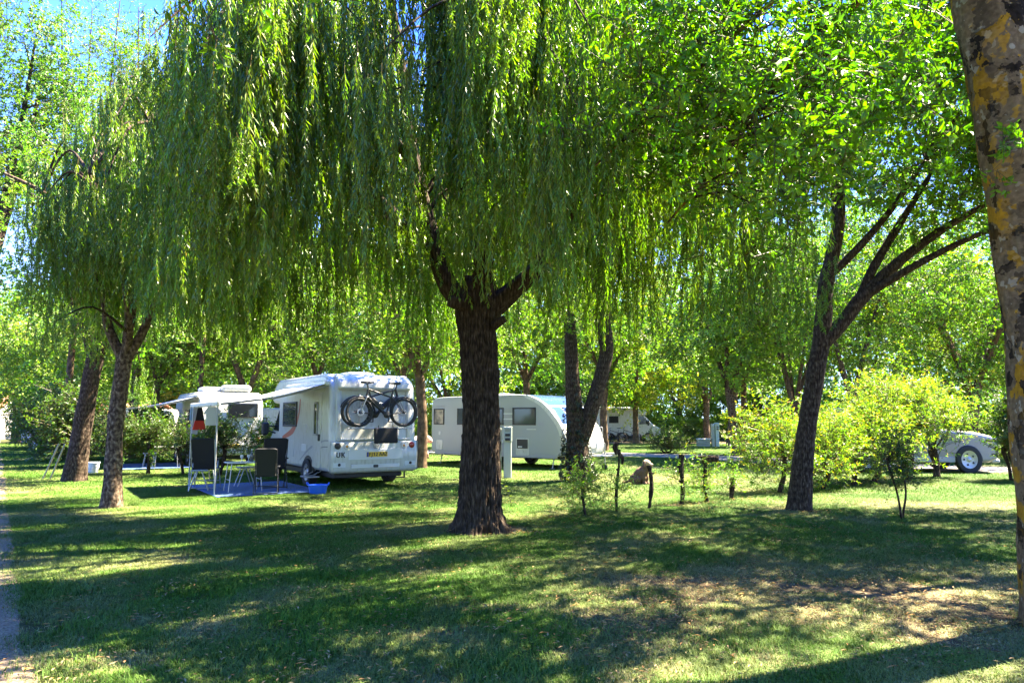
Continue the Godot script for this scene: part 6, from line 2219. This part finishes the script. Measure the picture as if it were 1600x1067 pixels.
func cloth(called: String, label: String, cat: String, at: Vector3, turn: float, outline: Array, mat: Material) -> Node3D:
	# a thin garment hanging from the rail: outline in x-y, gently waved
	var o := thing(called, label, cat, at, turn, "")
	var mb := MB.new()
	var poly := rounded(outline, 3)
	mb.T = Transform3D(Basis(Vector3.UP, PI * 0.5), Vector3.ZERO)
	mb.prism(poly, -0.012, 0.012, 0.008, 2)
	for i in mb.v.size():
		mb.v[i].z += 0.03 * sin(mb.v[i].x * 17.0 + mb.v[i].y * 3.0) * clampf(-mb.v[i].y * 3.0, 0, 1)
	part("fabric", mb, mat, o)
	o.scale = Vector3.ONE * 0.72
	for x in [-0.07, 0.07]:
		mb = MB.new()
		mb.box(Vector3(x, 0.015, 0), Vector3(0.014, 0.07, 0.03), 0.004)
		part("peg", mb, M.post_wood, o)
	return o

func make_camp() -> void:
	# directions along and out from the near motorhome
	var u := Vector3(-sin(deg_to_rad(33.0)), 0, -cos(deg_to_rad(33.0)))
	var n := Vector3(-cos(deg_to_rad(33.0)), 0, sin(deg_to_rad(33.0)))
	var rl := Vector3(-4.12, 0, -16.8)
	var mb := MB.new()
	# groundsheets, slightly uneven on the grass
	for d in [[rl, "blue groundsheet under the near awning", 0.0], [Vector3(-10.6, 0, -25.0), "blue groundsheet under the second motorhome's awning", 0.3]]:
		mb = MB.new()
		var rows := []
		for i in 17:
			var r := PackedVector3Array()
			for j in 13:
				var p: Vector3 = u * (lerpf(-0.30, 2.9, i / 16.0)) + n * (lerpf(0.25, 2.45, j / 12.0))
				r.append(p + Vector3(0, 0.034 + 0.008 * n_soil.get_noise_2d(p.x * 2.0, p.z * 2.0), 0))
			rows.append(r)
		var low := []
		for r in rows:
			var q := PackedVector3Array()
			for p in r: q.append(p - Vector3(0, 0.03, 0))
			q.reverse()
			low.append(q)
		mb.grid(rows, false)
		if mb.n[20].y < 0.0:
			mb = MB.new()
			for r in rows: r.reverse()
			for r in low: r.reverse()
			mb.grid(rows, false)
		mb.grid(low, false)
		var o := thing("groundsheet", d[1], "groundsheet", d[0], 0.0, "blue groundsheets under the awnings")
		part("sheet", mb, M.rug_blue, o)
		# woven hem along the edges
		mb = MB.new()
		var c := []
		for q in [[-0.30, 0.25], [2.9, 0.25], [2.9, 2.45], [-0.30, 2.45], [-0.30, 0.25]]: c.append(u * q[0] + n * q[1] + Vector3(0, 0.032, 0))
		for k in 4: mb.rod(c[k], c[k + 1], 0.012, 5)
		part("hem", mb, M.plate_blue, o)

	var fy := 0.036
	var c1 := make_chair("black high-backed chair at the left of the rug beside its footstool")
	c1.position = Vector3(-7.05, fy, -17.15)
	c1.rotation_degrees.y = 10
	var c2 := make_chair("black high-backed chair at the right of the rug, closest to the motorhome", true)
	c2.position = Vector3(-5.55, fy, -17.3)
	c2.rotation_degrees.y = 24
	var c3 := make_chair("black chair nearest the camera with its back turned, on dark legs", true)
	c3.position = Vector3(-5.25, fy, -15.95)
	c3.rotation_degrees.y = 14
	c3.scale = Vector3(0.86, 0.84, 0.86)
	# footstools
	for d in [[Vector3(-6.95, fy, -16.55), "small folding footstool left of the awning pole", 20.0], [Vector3(-6.35, fy, -17.7), "small folding footstool behind the awning pole", 40.0]]:
		var t := thing("footstool", d[1], "stool", d[0], d[2], "folding footstools on the rug")
		mb = MB.new()
		mb.box(Vector3(0, 0.44, 0), Vector3(0.36, 0.03, 0.26), 0.012)
		part("seat", mb, M.trim, t)
		for x in [-1.0, 1.0]:
			for z in [-1.0, 1.0]:
				mb = MB.new()
				mb.tube([Vector3(x * 0.05, 0.43, z * 0.1), Vector3(x * 0.20, 0, z * 0.12)], [0.012, 0.012], 6)
				part("leg", mb, M.steel, t)
	make_table("camping_table", "light folding camping table between the black chairs", Vector3(-5.95, fy, -16.5), 33.0, 0.75, 0.5, 0.64, M.table_top)
	# bottle and glasses on the table
	var b := thing("bottle", "clear bottle standing on the camping table", "bottle", Vector3(-5.78, fy + 0.64, -16.5))
	mb = MB.new()
	mb.lathe([Vector2(0, 0), Vector2(0.035, 0), Vector2(0.036, 0.15), Vector2(0.014, 0.2), Vector2(0.014, 0.25), Vector2(0, 0.25)], 14)
	part("glass_body", mb, M.pane, b)
	mb = MB.new()
	mb.lathe([Vector2(0, 0.25), Vector2(0.016, 0.25), Vector2(0.016, 0.275), Vector2(0, 0.275)], 10)
	part("cap", mb, M.cloth_white, b)
	for d in [[Vector3(-5.97, fy + 0.64, -16.42), "left glass on the camping table"], [Vector3(-5.88, fy + 0.64, -16.6), "right glass on the camping table, by the bottle"]]:
		mb = MB.new()
		mb.lathe([Vector2(0, 0), Vector2(0.03, 0), Vector2(0.008, 0.01), Vector2(0.008, 0.06), Vector2(0.035, 0.1), Vector2(0.032, 0.15), Vector2(0.028, 0.148), Vector2(0.03, 0.1), Vector2(0, 0.07)], 14)
		var gl := part("glass", mb, M.clear_lamp)
		gl.position = d[0]
		tag(gl, d[1], "glass", "glasses on the camping table")
	# laundry pegged on the awning rail
	var rail := rl + n * 2.41 + Vector3(0, 1.93, 0)
	cloth("t_shirt", "pale grey T-shirt hanging from the near awning's rail", "shirt", rail + u * 0.75 - Vector3(0, 0.05, 0), 62.0,
		[[-0.14, 0.0, 0.02], [-0.34, -0.12, 0.02], [-0.28, -0.24, 0.02], [-0.22, -0.2, 0.02], [-0.23, -0.56, 0.02], [0.23, -0.56, 0.02], [0.22, -0.2, 0.02], [0.28, -0.24, 0.02], [0.34, -0.12, 0.02], [0.14, 0.0, 0.02]], M.cloth_white)
	var sw := cloth("swim_shorts", "red and black swim shorts hanging from the awning rail", "shorts", rail + u * 2.15 - Vector3(0, 0.05, 0), 62.0,
		[[-0.08, 0.0, 0.02], [-0.17, -0.42, 0.02], [0.17, -0.42, 0.02], [0.08, 0.0, 0.02]], M.chair_cloth)
	mb = MB.new()
	mb.T = Transform3D(Basis(Vector3.UP, PI * 0.5), Vector3.ZERO)
	mb.prism(rounded([[-0.17, -0.42, 0.01], [-0.25, -0.72, 0.03], [-0.02, -0.72, 0.02], [0.0, -0.6, 0.02], [0.02, -0.72, 0.02], [0.25, -0.70, 0.03], [0.17, -0.42, 0.01]], 3), -0.014, 0.014, 0.008, 2)
	part("red_leg", mb, M.cloth_red, sw)
	cloth("towel", "white towel hanging beside the red swim shorts", "towel", rail + u * 2.62 - Vector3(0, 0.05, 0), 62.0, [[-0.13, 0.0, 0.01], [-0.16, -0.85, 0.03], [0.10, -0.88, 0.03], [0.13, 0.0, 0.01]], M.cloth_white)
	cloth("towel", "pale blue towel at the far end of the awning rail", "towel", rail + u * 3.0 - Vector3(0, 0.05, 0), 62.0, [[-0.11, 0.0, 0.01], [-0.13, -0.42, 0.03], [0.10, -0.40, 0.03], [0.11, 0.0, 0.01]], M.cloth_sky)
	# the blue tub
	var tb := thing("plastic_tub", "bright blue round tub on the grass at the rug's corner", "tub", Vector3(-4.16, 0, -16.0))
	mb = MB.new()
	mb.lathe([Vector2(0, 0.0), Vector2(0.15, 0.0), Vector2(0.165, 0.01), Vector2(0.205, 0.2), Vector2(0.22, 0.205), Vector2(0.22, 0.215), Vector2(0.2, 0.215), Vector2(0.158, 0.02), Vector2(0, 0.015)], 26)
	part("bowl", mb, M.tub_blue, tb)
	for s in [-1.0, 1.0]:
		mb = MB.new()
		mb.tube(spline([Vector3(s * 0.21, 0.2, -0.06), Vector3(s * 0.235, 0.255, -0.04), Vector3(s * 0.235, 0.255, 0.04), Vector3(s * 0.21, 0.2, 0.06)], 4), fspline([0.011, 0.011, 0.011, 0.011], 4), 6)
		part("handle", mb, M.tub_blue, tb)
	# barbecue on its stand, between the motorhomes
	var g := thing("kettle_barbecue", "black kettle barbecue on light tripod legs behind the left chair", "barbecue", Vector3(-7.75, 0, -18.9))
	mb = MB.new()
	mb.lathe([Vector2(0, 0.62), Vector2(0.1, 0.63), Vector2(0.2, 0.69), Vector2(0.225, 0.77), Vector2(0.21, 0.83), Vector2(0.12, 0.89), Vector2(0, 0.91)], 22)
	part("kettle", mb, M.black_plastic, g)
	for k in 3:
		mb = MB.new()
		var a := TAU * k / 3.0 + 0.4
		mb.tube([Vector3(cos(a) * 0.12, 0.66, sin(a) * 0.12), Vector3(cos(a) * 0.3, 0, sin(a) * 0.3)], [0.013, 0.013], 6)
		part("leg", mb, M.steel, g)
	# white table and pale chair on the second pitch
	make_table("camping_table", "white-framed camping table on the second motorhome's rug", Vector3(-11.2, 0.036, -24.1), 33.0, 0.8, 0.55, 0.7, M.cloth_white)
	var w := make_table("camping_stool", "small white stool frame at the left of the second rug", Vector3(-12.2, 0.036, -25.0), 20.0, 0.4, 0.36, 0.46, M.cloth_white)
	w.set_meta("category", "stool")

func make_small() -> void:
	# power pedestal: two square posts with a meter box
	for d in [[Vector3(-0.24, 0, -20.5), "green-grey power pedestal with meter box between big willow and caravan", 1.0, 0.0], [Vector3(12.05, 0, -44.0), "far power pedestal beside the island tree", 1.1, 10.0]]:
		var t := thing("power_pedestal", d[1], "utility post", d[0], d[3], "power pedestals")
		var mb := MB.new()
		mb.box(Vector3(-0.13, 0.68, 0), Vector3(0.17, 1.36, 0.17), 0.012)
		part("post", mb, M.post_wood, t)
		mb = MB.new()
		mb.box(Vector3(0.12, 0.50, 0), Vector3(0.22, 1.0, 0.2), 0.02)
		part("post", mb, M.pedestal, t)
		mb = MB.new()
		mb.box(Vector3(0.12, 1.2, 0.02), Vector3(0.25, 0.42, 0.22), 0.02)
		var bx := part("meter_box", mb, M.pedestal, t)
		mb = MB.new()
		mb.box(Vector3(0.12, 1.31, 0.132), Vector3(0.14, 0.09, 0.012), 0.003)
		part("display", mb, M.post_wood, bx)
		for y in [1.18, 1.06]:
			mb = MB.new()
			mb.box(Vector3(0.12, y, 0.14), Vector3(0.14, 0.075, 0.03), 0.012)
			part("socket_lid", mb, M.black_plastic, bx)
		mb = MB.new()
		mb.box(Vector3(-0.13, 1.28, 0.088), Vector3(0.11, 0.11, 0.01), 0.003)
		var nm := part("number_tag", mb, M.cloth_white, t)
		lettering("numeral", "1", 0.075, M.ink, nm, Vector3(-0.13, 1.28, 0.0945), Basis.IDENTITY, true)
	# wooden box by the far pedestal
	var wb := thing("wooden_box", "low wooden box beside the far power pedestal", "box", Vector3(11.4, 0, -44.2))
	var mb2 := MB.new()
	for k in 3: mb2.box(Vector3(0, 0.08 + k * 0.145, 0), Vector3(0.7, 0.13, 0.5), 0.01)
	part("boards", mb2, M.post_wood, wb).set_meta("kind", "stuff")
	mb2 = MB.new()
	mb2.box(Vector3(0, 0.46, 0), Vector3(0.76, 0.04, 0.56), 0.01)
	part("lid", mb2, M.wall_cream, wb)
	# bucket and stakes by the leaning dark trunk
	var bk := thing("bucket", "white bucket on the grass right of the leaning dark trunk", "bucket", Vector3(-12.6, 0, -22.4))
	mb2 = MB.new()
	mb2.lathe([Vector2(0, 0.0), Vector2(0.13, 0.0), Vector2(0.165, 0.3), Vector2(0.18, 0.305), Vector2(0.18, 0.33), Vector2(0.16, 0.33), Vector2(0.125, 0.02), Vector2(0, 0.015)], 24)
	part("pail", mb2, M.bucket_white, bk)
	mb2 = MB.new()
	mb2.tube(spline([Vector3(0.17, 0.3, 0), Vector3(0.16, 0.2, 0.1), Vector3(0, 0.12, 0.18), Vector3(-0.16, 0.2, 0.1), Vector3(-0.17, 0.3, 0)], 4), fspline([0.005, 0.005, 0.005, 0.005, 0.005], 4), 5)
	part("handle", mb2, M.steel, bk)
	for d in [[Vector3(-12.65, 0, -20.1), "wooden stake propped on the dark trunk, left of the pair", 0.0], [Vector3(-12.45, 0, -20.1), "wooden stake propped on the dark trunk, right of the pair", 0.06]]:
		mb2 = MB.new()
		mb2.tube([Vector3(0, 0, 0), Vector3(0.55, 0.95, 0.3 + d[2])], [0.025, 0.022], 7)
		var st := part("wooden_stake", mb2, M.post_wood)
		st.position = d[0]
		tag(st, d[1], "stake", "stakes propped on the dark trunk")

# ---------------------------------------------------------------- the person and the dog
func make_living() -> void:
	# person bending down beside the slender trunk, facing right
	var p := thing("person", "person in a pale top bending down behind the slender trunk", "person", Vector3(-3.38, 0, -25.6), 20.0)
	var mb := MB.new()
	var V := func(x, y, z): return Vector3(x, y, z)
	var hip := Vector3(-0.12, 0.78, 0)
	var chest := Vector3(0.26, 0.95, 0)
	var neck := Vector3(0.42, 0.93, 0)
	var bones := []
	bones.append([hip + Vector3(0, 0, -0.08), 0.12, hip + Vector3(0, 0, 0.08), 0.12])
	bones.append([hip, 0.125, chest, 0.14])
	bones.append([chest + Vector3(0.06, 0, -0.15), 0.075, chest + Vector3(0.06, 0, 0.15), 0.075])
	bones.append([chest, 0.12, neck, 0.055])
	for s in [-1.0, 1.0]:
		bones.append([hip + Vector3(0, -0.03, s * 0.09), 0.095, Vector3(0.04, 0.44, s * 0.10), 0.06])
		bones.append([Vector3(0.04, 0.44, s * 0.10), 0.06, Vector3(-0.06, 0.08, s * 0.10), 0.04])
		bones.append([Vector3(-0.06, 0.06, s * 0.10), 0.042, Vector3(0.12, 0.035, s * 0.11), 0.034])
		bones.append([chest + Vector3(0.08, -0.02, s * 0.19), 0.055, Vector3(0.36, 0.66, s * 0.2), 0.042])
		bones.append([Vector3(0.36, 0.66, s * 0.2), 0.042, Vector3(0.44, 0.42, s * 0.15), 0.03])
		# palm, four fingers and a thumb
		bones.append([Vector3(0.44, 0.41, s * 0.15), 0.03, Vector3(0.455, 0.34, s * 0.145), 0.032])
	field_mesh(mb, bones, 0.02, 0.06)
	for s in [-1.0, 1.0]:
		for k in 4:
			var a := Vector3(0.43 + k * 0.019, 0.33, s * 0.145)
			mb.tube([a, a + Vector3(0.01, -0.04, -s * 0.004), a + Vector3(0.012, -0.07 - (0.008 if k == 1 or k == 2 else 0.0), -s * 0.02)], [0.010, 0.009, 0.006], 6)
		var th := Vector3(0.425, 0.385, s * 0.14)
		mb.tube([th, th + Vector3(-0.03, -0.03, -s * 0.01), th + Vector3(-0.035, -0.06, -s * 0.015)], [0.012, 0.010, 0.007], 6)
	# head hanging forward, with nose, ears and eye sockets
	var hb := []
	hb.append([Vector3(0.50, 0.93, 0), 0.092, Vector3(0.555, 0.885, 0), 0.085])
	hb.append([Vector3(0.57, 0.86, 0), 0.062, Vector3(0.585, 0.82, 0), 0.045])
	hb.append([neck, 0.055, Vector3(0.5, 0.92, 0), 0.06])
	hb.append([Vector3(0.64, 0.86, 0), 0.014, Vector3(0.65, 0.842, 0), 0.016])
	for s in [-1.0, 1.0]: hb.append([Vector3(0.52, 0.905, s * 0.085), 0.016, Vector3(0.525, 0.875, s * 0.088), 0.013])
	field_mesh(mb, hb, 0.012, 0.02)
	part("body", mb, M.skin, p)
	mb = MB.new()
	field_mesh(mb, [[Vector3(0.49, 0.95, 0), 0.098, Vector3(0.53, 0.925, 0), 0.09]], 0.015, 0.02)
	part("hair", mb, M.hair_grey, p)
	mb = MB.new()
	var shirt := [[hip + Vector3(0.05, 0.02, 0), 0.14, chest, 0.158], [chest + Vector3(0.06, 0, -0.15), 0.088, chest + Vector3(0.06, 0, 0.15), 0.088]]
	for s in [-1.0, 1.0]: shirt.append([chest + Vector3(0.08, -0.02, s * 0.19), 0.07, Vector3(0.35, 0.76, s * 0.2), 0.062])
	field_mesh(mb, shirt, 0.02, 0.06)
	part("top", mb, M.cloth_pink, p)
	mb = MB.new()
	var pants := [[hip + Vector3(0, -0.01, -0.08), 0.135, hip + Vector3(0, -0.01, 0.08), 0.135]]
	for s in [-1.0, 1.0]: pants.append([hip + Vector3(0, -0.03, s * 0.09), 0.115, Vector3(0.03, 0.5, s * 0.10), 0.085])
	field_mesh(mb, pants, 0.02, 0.04)
	part("shorts", mb, M.cloth_white, p)

	# sitting dog, seen from behind, head turned right
	var d := thing("dog", "curly grey-brown dog with pale head sitting on the grass behind the stems", "dog", Vector3(3.18, 0, -18.5), -35.0)
	mb = MB.new()
	var db := []
	# faces +x: haunches low at the back, chest high at the front
	db.append([Vector3(-0.15, 0.13, 0), 0.125, Vector3(0.02, 0.28, 0), 0.125])
	db.append([Vector3(0.02, 0.28, 0), 0.125, Vector3(0.12, 0.37, 0), 0.105])
	db.append([Vector3(0.12, 0.37, 0), 0.085, Vector3(0.17, 0.48, 0), 0.07])
	for s in [-1.0, 1.0]:
		db.append([Vector3(-0.12, 0.15, s * 0.08), 0.10, Vector3(0.02, 0.13, s * 0.13), 0.06])
		db.append([Vector3(0.02, 0.13, s * 0.13), 0.05, Vector3(-0.09, 0.05, s * 0.13), 0.032])
		db.append([Vector3(-0.09, 0.04, s * 0.13), 0.032, Vector3(0.04, 0.03, s * 0.13), 0.03])
		db.append([Vector3(0.12, 0.32, s * 0.07), 0.06, Vector3(0.14, 0.17, s * 0.07), 0.042])
		db.append([Vector3(0.14, 0.17, s * 0.07), 0.04, Vector3(0.14, 0.05, s * 0.07), 0.034])
		db.append([Vector3(0.14, 0.035, s * 0.07), 0.034, Vector3(0.19, 0.028, s * 0.07), 0.028])
	db.append([Vector3(-0.25, 0.1, 0), 0.035, Vector3(-0.36, 0.05, 0.05), 0.03])
	db.append([Vector3(-0.36, 0.05, 0.05), 0.03, Vector3(-0.4, 0.045, 0.14), 0.025])
	field_mesh(mb, db, 0.014, 0.05)
	shag(mb, 0.012)
	part("body", mb, M.dog_fur, d)
	mb = MB.new()
	var hd := []
	hd.append([Vector3(0.17, 0.53, 0), 0.088, Vector3(0.2, 0.53, 0), 0.082])
	hd.append([Vector3(0.24, 0.505, 0), 0.05, Vector3(0.315, 0.49, 0), 0.036])
	field_mesh(mb, hd, 0.010, 0.03)
	shag(mb, 0.009)
	part("head", mb, M.dog_pale_fur, d)
	for s in [-1.0, 1.0]:
		mb = MB.new()
		field_mesh(mb, [[Vector3(0.16, 0.56, s * 0.085), 0.03, Vector3(0.17, 0.45, s * 0.11), 0.036]], 0.010, 0.02)
		shag(mb, 0.008)
		part("ear", mb, M.dog_fur, d)
		disc(d, "eye", Vector3(0.262, 0.545, s * 0.036), 0.010, 0.01, M.ink, Basis(Vector3.BACK, -PI * 0.5))
	mb = MB.new()
	field_mesh(mb, [[Vector3(0.348, 0.50, -0.008), 0.013, Vector3(0.348, 0.50, 0.008), 0.013]], 0.006, 0.01)
	part("nose", mb, M.ink, d)

func shag(mb: MB, amount: float) -> void:
	var fn := FastNoiseLite.new()
	fn.seed = 8
	fn.frequency = 14.0
	for i in mb.v.size(): mb.v[i] += mb.n[i] * fn.get_noise_3dv(mb.v[i]) * amount * 1.6
